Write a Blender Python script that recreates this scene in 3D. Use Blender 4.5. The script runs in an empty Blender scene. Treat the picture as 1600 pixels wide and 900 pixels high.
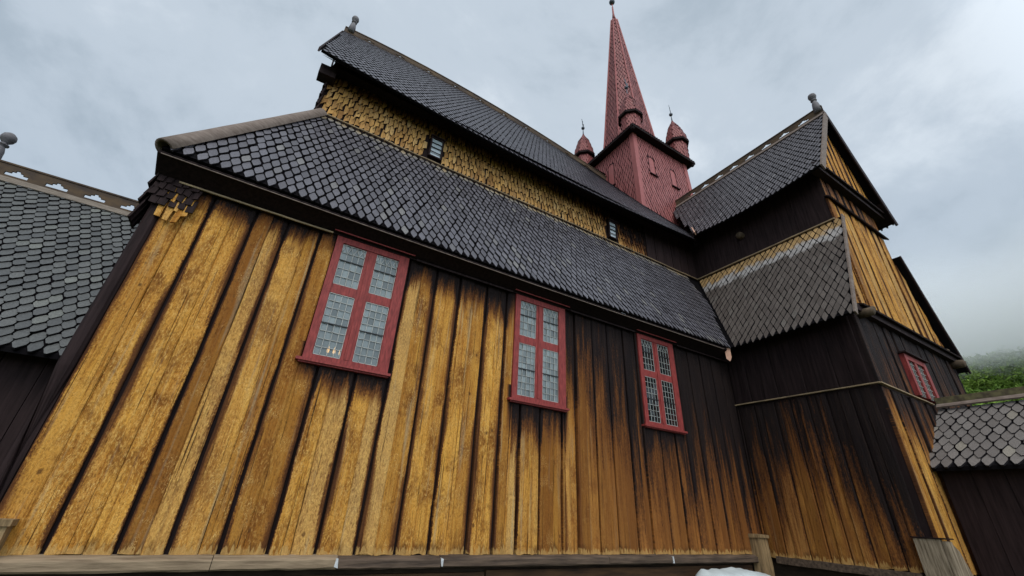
import bpy, math, random
from mathutils import Vector, Matrix
random.seed(7)
sc = bpy.context.scene
GZ = 1.6                      # eye height: walls were measured from eye level, the ground is 0

# ---------------------------------------------------------------- camera
cam = bpy.data.objects.new('camera', bpy.data.cameras.new('camera'))
sc.collection.objects.link(cam)
cam.data.sensor_width = 36; cam.data.lens = 36 * 649 / 1600
cam.data.clip_start = .05; cam.data.clip_end = 5000
RX = (0.85132049, -0.2826384, -0.4420056)
RY = (-0.52243832, -0.37948894, -0.76357472)
RZ = (0.0480793, 0.88096747, -0.47072784)
m3 = Matrix((RX, RY, RZ))
cam.matrix_world = Matrix.Translation((0, -5.5, GZ)) @ m3.to_4x4()
sc.camera = cam
sc.render.resolution_x = 1024; sc.render.resolution_y = 576

# ---------------------------------------------------------------- sky, sun, exposure
SUN_EL, SUN_AZ = 48, 205     # degrees; azimuth of the light's origin from +Y clockwise
W = bpy.data.worlds.new('World'); sc.world = W; W.use_nodes = True
wn, wl = W.node_tree.nodes, W.node_tree.links
wn.clear()
wo = wn.new('ShaderNodeOutputWorld'); bg = wn.new('ShaderNodeBackground')
bg.inputs['Strength'].default_value = .108
wl.new(bg.outputs[0], wo.inputs[0])
sky = wn.new('ShaderNodeTexSky'); sky.sky_type = 'NISHITA'; sky.sun_disc = False
sky.sun_elevation = math.radians(SUN_EL); sky.sun_rotation = math.radians(SUN_AZ)
tc = wn.new('ShaderNodeTexCoord')
def wramp(fac, stops, interp='EASE'):
    r = wn.new('ShaderNodeValToRGB'); r.color_ramp.interpolation = interp
    e = r.color_ramp.elements
    while len(e) < len(stops): e.new(.5)
    for q, (p, c) in zip(e, stops):
        q.position = p; q.color = (*c, 1)
    wl.new(fac, r.inputs[0]); return r.outputs[0]
def wmath(op, a, b=None, c=None):
    q = wn.new('ShaderNodeMath'); q.operation = op
    for i, v in enumerate((a, b, c)):
        if v is None: continue
        if isinstance(v, (int, float)): q.inputs[i].default_value = v
        else: wl.new(v, q.inputs[i])
    return q.outputs[0]
sep = wn.new('ShaderNodeSeparateXYZ'); wl.new(tc.outputs['Generated'], sep.inputs[0])
zc = wmath('MAXIMUM', sep.outputs['Z'], 0.0)
# clouds lie in a layer: project the direction on to it so that they flatten towards the horizon
den = wmath('ADD', zc, .55)
px = wmath('DIVIDE', sep.outputs['X'], den); py = wmath('DIVIDE', sep.outputs['Y'], den)
cmb = wn.new('ShaderNodeCombineXYZ'); wl.new(px, cmb.inputs[0]); wl.new(py, cmb.inputs[1])
n1 = wn.new('ShaderNodeTexNoise'); n1.inputs['Scale'].default_value = 2.3; n1.inputs['Detail'].default_value = 8; n1.inputs['Roughness'].default_value = .60
n1.inputs['Distortion'].default_value = .25
wl.new(cmb.outputs[0], n1.inputs['Vector'])
cl = wramp(n1.outputs['Fac'], [(.36, (4.0, 4.75, 5.5)), (.5, (5.2, 5.95, 6.75)), (.66, (6.9, 7.6, 8.3))])
# darker, greyer towards the hill in the valley side (+X), as heavy cloud lies on it
low = wramp(zc, [(0.0, (.84, .87, .90)), (.28, (.86, .89, .92)), (.75, (1.04, 1.04, 1.04))])
mu = wn.new('ShaderNodeMix'); mu.data_type = 'RGBA'; mu.blend_type = 'MULTIPLY'; mu.inputs[0].default_value = 1
wl.new(cl, mu.inputs[6]); wl.new(low, mu.inputs[7])
# sky behind the camera (south) boosted out of view, added to light the walls
sd = wmath('MULTIPLY', wmath('MAXIMUM', wmath('MULTIPLY', sep.outputs['Y'], -1.0), 0.0), 2.0)
br = wmath('ADD', sd, 1.0)
mb2 = wn.new('ShaderNodeVectorMath'); mb2.operation = 'SCALE'
wl.new(mu.outputs[2], mb2.inputs[0]); wl.new(br, mb2.inputs['Scale'])
mx = wn.new('ShaderNodeMix'); mx.data_type = 'RGBA'; mx.inputs[0].default_value = .93
wl.new(sky.outputs[0], mx.inputs[6]); wl.new(mb2.outputs[0], mx.inputs[7])
wl.new(mx.outputs[2], bg.inputs['Color'])

sl = bpy.data.lights.new('sun', 'SUN'); sl.energy = 1.5; sl.angle = math.radians(35); sl.color = (1, .95, .88)
sun = bpy.data.objects.new('sun', sl); sc.collection.objects.link(sun)
az, el = math.radians(SUN_AZ), math.radians(SUN_EL)
sdir = Vector((math.sin(az) * math.cos(el), math.cos(az) * math.cos(el), math.sin(el)))
sun.rotation_euler = sdir.to_track_quat('Z', 'Y').to_euler()
sun.location = (0, 0, 60)
sc.view_settings.view_transform = 'Standard'; sc.view_settings.look = 'None'
sc.view_settings.exposure = 0; sc.view_settings.gamma = 1
sc.cycles.max_bounces = 8; sc.cycles.diffuse_bounces = 3; sc.cycles.glossy_bounces = 3
sc.cycles.volume_max_steps = 64; sc.cycles.transparent_max_bounces = 8; sc.cycles.volume_bounces = 6

# ---------------------------------------------------------------- node helpers
class NT:
    def __init__(s, name):
        s.m = bpy.data.materials.new(name); s.m.use_nodes = True
        s.n, s.l = s.m.node_tree.nodes, s.m.node_tree.links
        s.n.clear()
        s.out = s.n.new('ShaderNodeOutputMaterial')
        s.b = s.n.new('ShaderNodeBsdfPrincipled')
        s.l.new(s.b.outputs[0], s.out.inputs[0])
    def new(s, t, **k):
        q = s.n.new(t)
        for a, v in k.items(): setattr(q, a, v)
        return q
    def put(s, sock, v):
        if isinstance(v, (int, float)): sock.default_value = v
        elif isinstance(v, tuple):
            sock.default_value = (*v, 1) if (len(v) == 3 and sock.type == 'RGBA') else v
        else: s.l.new(v, sock)
    def math(s, op, a, b=0.0, c=0.0, clamp=False):
        q = s.new('ShaderNodeMath', operation=op, use_clamp=clamp)
        s.put(q.inputs[0], a); s.put(q.inputs[1], b); s.put(q.inputs[2], c)
        return q.outputs[0]
    def mix(s, f, a, b, mode='MIX'):
        q = s.new('ShaderNodeMix', data_type='RGBA', blend_type=mode)
        s.put(q.inputs[0], f); s.put(q.inputs[6], a); s.put(q.inputs[7], b)
        return q.outputs[2]
    def ramp(s, f, stops, interp='LINEAR'):
        r = s.new('ShaderNodeValToRGB'); r.color_ramp.interpolation = interp
        e = r.color_ramp.elements
        while len(e) < len(stops): e.new(.5)
        for q, (p, c) in zip(e, stops):
            q.position = p; q.color = (*c, 1) if isinstance(c, tuple) else (c, c, c, 1)
        s.put(r.inputs[0], f); return r.outputs[0]
    def sstep(s, x, a, b):
        q = s.new('ShaderNodeMapRange', interpolation_type='SMOOTHSTEP')
        s.put(q.inputs[0], x); s.put(q.inputs[1], a); s.put(q.inputs[2], b)
        return q.outputs[0]
    def noise(s, vec, scale, detail=3, rough=.55, dist=0):
        q = s.new('ShaderNodeTexNoise')
        s.put(q.inputs['Vector'], vec); s.put(q.inputs['Scale'], scale)
        s.put(q.inputs['Detail'], detail); s.put(q.inputs['Roughness'], rough); s.put(q.inputs['Distortion'], dist)
        return q.outputs['Fac']
    def xyz(s, x, y, z):
        q = s.new('ShaderNodeCombineXYZ')
        for i, v in enumerate((x, y, z)): s.put(q.inputs[i], v)
        return q.outputs[0]
    def pos(s):
        g = s.new('ShaderNodeNewGeometry'); q = s.new('ShaderNodeSeparateXYZ')
        s.l.new(g.outputs['Position'], q.inputs[0])
        return g.outputs['Position'], q.outputs[0], q.outputs[1], q.outputs[2], g.outputs['Random Per Island']
    def bump(s, h, strength=.5, dist=.01):
        q = s.new('ShaderNodeBump'); s.put(q.inputs['Strength'], strength); s.put(q.inputs['Distance'], dist)
        s.l.new(h, q.inputs['Height']); s.l.new(q.outputs[0], s.b.inputs['Normal'])
    def done(s, col, rough=.7, spec=.3, metal=0):
        s.put(s.b.inputs['Base Color'], col); s.put(s.b.inputs['Roughness'], rough)
        s.put(s.b.inputs['Specular IOR Level'], spec); s.put(s.b.inputs['Metallic'], metal)
        return s.m
    def curve(s, x, lo, hi, pts):
        """piecewise curve of x in [lo,hi] through pts (x,value in -1..4)"""
        t = s.math('DIVIDE', s.math('SUBTRACT', x, lo), hi - lo, clamp=True)
        q = s.new('ShaderNodeFloatCurve'); c = q.mapping.curves[0]
        q.mapping.use_clip = False
        P = [((a - lo) / (hi - lo), (v + 2) / 10) for a, v in pts]
        c.points[0].location = P[0]; c.points[1].location = P[-1]
        for p in P[1:-1]: c.points.new(*p)
        for p in c.points: p.handle_type = 'VECTOR'
        q.mapping.update()
        s.put(q.inputs['Value'], t)
        return s.math('SUBTRACT', s.math('MULTIPLY', q.outputs[0], 10.0), 2.0)

TAR = (.0110, .0068, .0068)
def mat_tarwood(name='tarred_wood', col=TAR, rough=.75, axis='z'):
    t = NT(name); P, x, y, z, r = t.pos()
    v = t.xyz(t.math('MULTIPLY', x, 22.0), t.math('MULTIPLY', y, 22.0), t.math('MULTIPLY', z, 1.6))
    n = t.noise(v, 1.0, 4, .6)
    c = t.mix(t.ramp(n, [(.35, 0.), (.75, 1.)]), col, tuple(a * 2.3 for a in col))
    t.bump(n, .5, .006)
    return t.done(c, rough, .08)
def mat_plain(name, c1, c2, scale=8, rough=.7, spec=.3, stretch=(1, 1, 1), bump=.3, metal=0, island=.0, bd=.005):
    t = NT(name); P, x, y, z, r = t.pos()
    v = t.xyz(t.math('MULTIPLY', x, stretch[0]), t.math('MULTIPLY', y, stretch[1]), t.math('MULTIPLY', z, stretch[2]))
    n = t.noise(v, scale, 5, .6)
    c = t.mix(t.ramp(n, [(.3, 0.), (.7, 1.)]), c1, c2)
    if island:
        k = t.math('ADD', t.math('MULTIPLY', r, island), 1 - island / 2)
        c = t.mix(1.0, c, t.xyz(k, k, k), 'MULTIPLY')
    if bump: t.bump(n, bump, bd)
    return t.done(c, rough, spec, metal)

def mat_boards(name, along='x', z0=None, z1=None, lo=-2, hi=10, patches=(), gold=1.0, strength=1.0, tone=None, base=None, pale=0, seed=0.0):
    """upright pine boards: sun-burnt ochre where rain has washed the tar away, tar left where it is sheltered.
    z0/z1: lists (coordinate, height) between which the tar goes from none to full"""
    t = NT(name); P, x, y, zz, r = t.pos()
    a = x if along == 'x' else y
    z = t.math('SUBTRACT', zz, GZ)
    a = t.math('ADD', a, seed)
    uv = t.new('ShaderNodeUVMap'); us = t.new('ShaderNodeSeparateXYZ'); t.l.new(uv.outputs[0], us.inputs[0])
    edge = us.outputs[0]
    off = t.math('MULTIPLY', r, 37.0)
    def sv(fa, fz): return t.xyz(t.math('MULTIPLY', a, fa), off, t.math('MULTIPLY', z, fz))
    grain = t.noise(sv(38., 1.3), 1.0, 4, .6, .4)
    broad = t.noise(sv(7., .8), 1.0, 3, .55, .3)
    blot = t.noise(sv(3.2, 2.2), 1.0, 5, .65, .6)
    fine = t.noise(sv(70., 45.), 1.0, 3, .7)
    pock = t.noise(sv(62., 24.), 1.0, 4, .7, .15)
    o1, o2, o3, o4 = (.68, .330, .054), (.43, .170, .024), (.78, .450, .120), (.175, .055, .009)
    c = t.mix(t.ramp(broad, [(.33, 0.), (.66, 1.)]), o2, o1)
    c = t.mix(t.math('MULTIPLY', t.ramp(grain, [(.45, 0.), (.75, 1.)]), .55), c, o3)
    c = t.mix(t.math('MULTIPLY', t.ramp(grain, [(.28, 1.), (.46, 0.)]), .7), c, o4)
    c = t.mix(t.math('MULTIPLY', t.ramp(blot, [(.48, 0.), (.66, 1.)]), .85), c, o4)
    # every board weathers in its own way
    c = t.mix(t.math('MULTIPLY', t.ramp(r, [(.0, .9), (.42, 0.)]), .85), c, o4)
    c = t.mix(t.ramp(r, [(.80, 0.), (.97, .6)]), c, (.56, .34, .12))
    # flaking surface: small light chips and dark pits
    fl = t.math('MULTIPLY', t.ramp(pock, [(.52, 0.), (.62, 1.)]), t.ramp(t.math('ADD', blot, t.math('MULTIPLY', r, .35)), [(.5, 0.), (.72, .95)]))
    c = t.mix(t.math('MULTIPLY', fl, .6), c, (.76, .45, .13))
    pit = t.math('MULTIPLY', t.ramp(pock, [(.36, 1.), (.45, 0.)]), t.ramp(broad, [(.35, .9), (.7, .3)]))
    c = t.mix(t.math('MULTIPLY', pit, .8), c, (.11, .040, .009))
    c = t.mix(t.math('MULTIPLY', t.ramp(fine, [(.35, 1.), (.5, 0.)]), .4), c, (.17, .075, .018))
    cu = t.noise(sv(26., 13.), 1.0, 2, .5, 2.2)
    cum = t.math('MULTIPLY', t.ramp(cu, [(.47, 0.), (.495, 1.), (.51, 0.)]), t.ramp(t.noise(sv(5., 4.), 1.0, 2, .5), [(.55, 0.), (.62, 1.)]))
    c = t.mix(t.math('MULTIPLY', cum, .7), c, (.85, .58, .22))
    # silver grey streaks
    gs = t.noise(sv(9., .35), 1.7, 2, .5)
    c = t.mix(t.math('MULTIPLY', t.ramp(gs, [(.6, 0.), (.72, .9)]), .45), c, (.36, .31, .20))
    # cracks
    ck = t.noise(sv(55., .7), 1.0, 2, .5, .2)
    ckm = t.ramp(ck, [(.29, 1.), (.335, 0.)])
    c = t.mix(t.math('MULTIPLY', ckm, .85), c, (.035, .016, .008))
    # knots
    vo = t.new('ShaderNodeTexVoronoi'); t.put(vo.inputs['Vector'], sv(4.5, 3.1)); vo.inputs['Scale'].default_value = 1
    kn = t.ramp(vo.outputs['Distance'], [(.05, 1.), (.10, 0.)])
    c = t.mix(t.math('MULTIPLY', kn, .8), c, (.09, .035, .012))
    c = t.mix(1.0, c, (gold, gold, gold), 'MULTIPLY')
    if pale: c = t.mix(pale, c, t.mix(r, (.40, .25, .11), (.66, .44, .22)))
    if tone: c = t.mix(t.math('MULTIPLY', t.sstep(a, tone[0] + seed, tone[1] + seed), tone[2]), c, t.mix(t.math('ADD', t.math('MULTIPLY', grain, .5), t.math('MULTIPLY', r, .5)), (.055, .016, .006), (.46, .175, .040)))
    # soot-brown border beside the joints
    em_w = t.math('SUBTRACT', 1.0, t.math('MULTIPLY', t.sstep(a, tone[0] + seed, tone[1] + seed), .65)) if tone else 1.0
    en = t.math('ADD', edge, t.math('MULTIPLY', t.math('SUBTRACT', blot, .5), .06))
    en = t.math('ADD', en, t.math('MULTIPLY', t.math('SUBTRACT', t.math('ADD', grain, fine), 1.0), .05))
    wd = t.math('ADD', t.math('MULTIPLY', t.sstep(t.noise(sv(2.5, .45), 1.0, 2, .5), .42, .68), .085), .018)
    em = t.math('MULTIPLY', t.math('SUBTRACT', 1.0, t.sstep(en, -.006, wd)), em_w)
    # tar left under the shelter
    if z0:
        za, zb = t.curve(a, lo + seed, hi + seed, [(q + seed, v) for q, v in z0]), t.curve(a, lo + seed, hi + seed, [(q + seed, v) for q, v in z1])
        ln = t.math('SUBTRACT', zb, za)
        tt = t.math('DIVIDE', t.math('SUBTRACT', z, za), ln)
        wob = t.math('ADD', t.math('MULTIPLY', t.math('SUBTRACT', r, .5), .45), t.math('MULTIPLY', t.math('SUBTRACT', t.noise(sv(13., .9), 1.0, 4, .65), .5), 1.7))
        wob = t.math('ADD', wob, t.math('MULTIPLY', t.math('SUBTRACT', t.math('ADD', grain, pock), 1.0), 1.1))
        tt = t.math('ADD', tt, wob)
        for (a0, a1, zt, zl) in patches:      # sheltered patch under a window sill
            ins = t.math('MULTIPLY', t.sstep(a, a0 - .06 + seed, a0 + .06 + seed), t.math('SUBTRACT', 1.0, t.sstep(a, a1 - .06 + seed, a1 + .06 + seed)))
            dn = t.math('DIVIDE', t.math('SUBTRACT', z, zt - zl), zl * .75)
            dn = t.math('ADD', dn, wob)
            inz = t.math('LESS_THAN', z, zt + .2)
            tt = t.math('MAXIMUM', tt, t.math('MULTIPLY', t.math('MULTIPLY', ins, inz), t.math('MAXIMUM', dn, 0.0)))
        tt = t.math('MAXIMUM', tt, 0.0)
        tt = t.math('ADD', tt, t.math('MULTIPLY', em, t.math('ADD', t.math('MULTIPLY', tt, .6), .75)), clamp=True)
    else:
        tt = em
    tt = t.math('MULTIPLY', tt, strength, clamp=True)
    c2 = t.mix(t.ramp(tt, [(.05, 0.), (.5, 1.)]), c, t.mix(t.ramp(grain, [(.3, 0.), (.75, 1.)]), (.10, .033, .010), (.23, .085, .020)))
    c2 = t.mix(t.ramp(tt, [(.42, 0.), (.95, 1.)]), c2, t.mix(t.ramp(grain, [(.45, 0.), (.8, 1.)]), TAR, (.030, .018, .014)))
    if base is not None:
        bz = t.math('SUBTRACT', z, t.math('ADD', base + .035, t.math('MULTIPLY', t.math('SUBTRACT', t.noise(sv(38., 3.), 1.0, 2, .6), .42), .26)))
        bm = t.math('SUBTRACT', 1.0, t.sstep(bz, -.008, .012))
        bd = t.math('MULTIPLY', t.math('SUBTRACT', 1.0, t.sstep(bz, .0, .10)), t.ramp(broad, [(.45, 0.), (.6, .8)]))
        c2 = t.mix(bd, c2, (.10, .040, .012))
        c2 = t.mix(t.math('MULTIPLY', bm, .7), c2, t.mix(grain, (.30, .15, .04), (.66, .42, .15)))
    h = t.math('ADD', t.math('MULTIPLY', pock, .9), t.math('ADD', t.math('MULTIPLY', grain, .8), t.math('MULTIPLY', fine, .35)))
    h = t.math('SUBTRACT', h, t.math('MULTIPLY', ckm, 1.2))
    t.bump(h, .9, .018)
    return t.done(c2, t.math('ADD', t.math('MULTIPLY', grain, .25), .62), .12)

def mat_shingle(name, c1, c2, c3, rough=.5, spec=.35, tan=None, seed=0):
    """c1 dark, c2 mid, c3 occasional pale shingle; tan=(axis,a,b,col): newer unweathered band"""
    t = NT(name); P, x, y, z, r = t.pos()
    n = t.noise(t.xyz(t.math('MULTIPLY', x, 3.), t.math('MULTIPLY', y, 3.), t.math('MULTIPLY', z, 3.)), 1.0, 3, .6)
    g = t.noise(t.xyz(t.math('MULTIPLY', x, 60.), t.math('MULTIPLY', y, 60.), t.math('MULTIPLY', z, 9.)), 1.0, 3, .6)
    k = t.math('ADD', t.math('MULTIPLY', r, .6), t.math('MULTIPLY', n, .55))
    c = t.mix(t.ramp(k, [(.15, 0.), (.85, 1.)]), c1, c2)
    c = t.mix(t.ramp(t.math('FRACT', t.math('MULTIPLY', r, 17.3)), [(.93, 0.), (.99, .6)]), c, c3)
    c = t.mix(t.math('MULTIPLY', t.ramp(g, [(.4, 1.), (.62, 0.)]), .45), c, tuple(q * .5 for q in c1))
    if tan:
        a, b, colr, mid = tan
        zz = t.math('ADD', t.math('SUBTRACT', z, GZ), t.math('MULTIPLY', t.math('SUBTRACT', n, .5), .35))
        zz = t.math('ADD', zz, t.math('MULTIPLY', t.math('SUBTRACT', r, .5), .12))
        c = t.mix(t.math('MULTIPLY', t.sstep(zz, a, a + .12), .9), c, t.mix(t.math('MULTIPLY', r, .5), mid, (.2, .18, .17)))
        c = t.mix(t.sstep(zz, b, b + .16), c, t.mix(t.math('FRACT', t.math('MULTIPLY', r, 5.)), colr, tuple(q * .6 for q in colr)))
    t.bump(t.math('ADD', g, n), .5, .006)
    return t.done(c, rough, spec)

M = {}
M['tar'] = mat_tarwood()
M['tar2'] = mat_tarwood('tarred_boards', (.0165, .0102, .0100), .7)
M['under'] = mat_plain('roof_underlay', (.004, .0035, .004), (.007, .006, .007), 6, .9, .05)
M['sh_main'] = mat_shingle('grey_shingle', (.062, .056, .064), (.125, .117, .132), (.24, .225, .20), .42, .5, tan=(6.08, 6.15, (.42, .30, .16), (.28, .25, .2)))
M['sh_nave'] = mat_shingle('dark_shingle', (.036, .029, .036), (.080, .066, .080), (.12, .105, .12), .38, .5)
M['sh_tran'] = mat_shingle('brown_grey_shingle', (.078, .060, .050), (.135, .110, .094), (.17, .15, .13), .6, .3, tan=(5.62, 5.86, (.50, .31, .13), (.42, .39, .37)))
M['sh_tran_up'] = mat_shingle('violet_grey_shingle', (.068, .058, .062), (.128, .114, .122), (.26, .24, .24), .5, .4)
M['sh_chancel'] = mat_shingle('green_grey_shingle', (.058, .060, .060), (.118, .119, .112), (.23, .235, .20), .5, .4)
M['sh_porch'] = mat_shingle('pale_grey_shingle', (.14, .12, .108), (.215, .190, .172), (.36, .32, .25), .7, .25)
M['sh_edge'] = mat_plain('shingle_edge', (.012, .010, .012), (.020, .017, .019), 20, .6, .2)
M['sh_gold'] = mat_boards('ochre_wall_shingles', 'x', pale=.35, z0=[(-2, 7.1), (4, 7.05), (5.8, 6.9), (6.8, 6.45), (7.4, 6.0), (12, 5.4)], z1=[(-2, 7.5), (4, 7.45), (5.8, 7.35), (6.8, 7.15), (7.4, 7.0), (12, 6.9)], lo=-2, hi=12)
M['sh_tower'] = mat_shingle('red_shingle', (.235, .062, .058), (.36, .115, .105), (.40, .16, .14), .6, .3)
M['sh_spire'] = mat_shingle('red_spire_shingle', (.16, .040, .040), (.33, .105, .095), (.36, .17, .14), .6, .3)
M['sh_tedge'] = mat_plain('red_shingle_edge', (.03, .008, .010), (.05, .012, .014), 20, .7, .2)
M['t_under'] = mat_plain('red_underlay', (.018, .005, .007), (.03, .008, .010), 6, .8, .1)
M['red'] = mat_plain('red_paint', (.135, .016, .014), (.31, .048, .040), 6, .6, .3, (7, 7, 1.3), .6)
M['redtower'] = mat_plain('red_tower_paint', (.27, .075, .070), (.36, .11, .10), 4, .6, .3, (3, 3, .6), .3)
M['dullred'] = mat_plain('dull_red_wood', (.11, .028, .028), (.16, .045, .042), 5, .7, .2)
M['lath'] = mat_plain('weathered_lath', (.16, .12, .075), (.36, .26, .15), 4, .8, .2, (1, 1, 1), .5, 0, .3, .01)
M['greywood'] = mat_plain('grey_weathered_wood', (.10, .078, .060), (.24, .20, .16), 5, .8, .2, (1, 8, 8), .6, 0, .3, .01)
M['casing'] = mat_plain('casing_wood', (.09, .065, .040), (.34, .27, .19), 3, .8, .2, (9, 9, 1), .6, 0, .3, .01)
M['sillwood'] = mat_plain('sill_wood', (.035, .024, .018), (.13, .088, .060), 2.2, .75, .2, (1, 10, 10), .8, 0, .5, .015)
M['sillpale'] = mat_plain('pale_sill_wood', (.11, .075, .045), (.32, .235, .15), 2.2, .75, .2, (1, 10, 10), .8, 0, .3, .015)
M['postwood'] = mat_plain('post_wood', (.10, .065, .032), (.36, .24, .12), 3, .8, .2, (9, 9, 1), .7, 0, .2, .012)
M['logwood'] = mat_plain('log_end_wood', (.045, .032, .022), (.13, .09, .055), 9, .8, .2, (1, 1, 1), .5)
M['crest'] = mat_plain('crest_wood', (.040, .029, .025), (.110, .070, .036), 3, .75, .2, (1, 1, 2), .4)
M['capwood'] = mat_plain('ridge_cap_wood', (.12, .088, .070), (.23, .18, .15), 4, .8, .2, (2, 2, 6), .5)
M['newwood'] = mat_plain('fresh_wood', (.55, .30, .20), (.62, .36, .25), 5, .6, .3)
M['metal'] = mat_plain('iron', (.05, .06, .075), (.09, .10, .12), 9, .5, .5, metal=.5)
M['finial'] = mat_plain('finial_wood', (.10, .09, .095), (.19, .18, .185), 6, .7, .3)
M['stone'] = mat_plain('dark_base', (.018, .013, .010), (.055, .038, .024), 2.5, .9, .1, (1, 1, 3), .5, bd=.02)
M['white'] = mat_plain('white_tarpaulin', (.42, .47, .47), (.58, .63, .62), 3, .5, .4)
M['whitepaint'] = mat_plain('white_patch', (.35, .36, .36), (.6, .6, .6), 30, .6, .3)
def mat_glass(name, base, alpha, rough=.12):
    t = NT(name); P, x, y, z, r = t.pos()
    k = t.math('ADD', t.math('MULTIPLY', r, .75), .6)
    n = t.noise(P, 7., 2, .5)
    c = t.mix(1.0, base, t.xyz(k, k, t.math('MULTIPLY', k, 1.0)), 'MULTIPLY')
    c = t.mix(t.math('MULTIPLY', t.ramp(n, [(.4, 0.), (.7, 1.)]), .35), c, tuple(q * .6 for q in base))
    t.bump(t.noise(P, 22., 2, .5), .12, .004)
    t.done(c, rough, .5)
    tr = t.new('ShaderNodeBsdfTransparent'); mxs = t.new('ShaderNodeMixShader')
    mxs.inputs[0].default_value = alpha
    t.l.new(tr.outputs[0], mxs.inputs[1]); t.l.new(t.b.outputs[0], mxs.inputs[2]); t.l.new(mxs.outputs[0], t.out.inputs[0])
    return t.m
M['glass_painted_sky'] = mat_glass('painted_sky_glass', (.185, .215, .215), .88)  # pale sky reflection painted into the base colour of these panes
M['glass_dark'] = mat_glass('dark_glass', (.012, .016, .018), .75, .08)
M['lead'] = mat_plain('lead_came', (.27, .27, .25), (.42, .42, .38), 9, .5, .4, metal=.1)
M['leadd'] = mat_plain('dark_bar', (.01, .01, .012), (.02, .02, .022), 9, .5, .4)
def mat_emit(name, col, st):
    t = NT(name); t.done(col, .6); t.put(t.b.inputs['Emission Color'], col); t.b.inputs['Emission Strength'].default_value = st
    return t.m
M['flame'] = mat_emit('flame', (1, .60, .22), 7)
M['wax'] = mat_plain('wax', (.7, .62, .45), (.75, .68, .5), 5)
M['brass'] = mat_plain('brass', (.5, .33, .1), (.6, .4, .13), 5, .35, .5, metal=.8)

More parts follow.
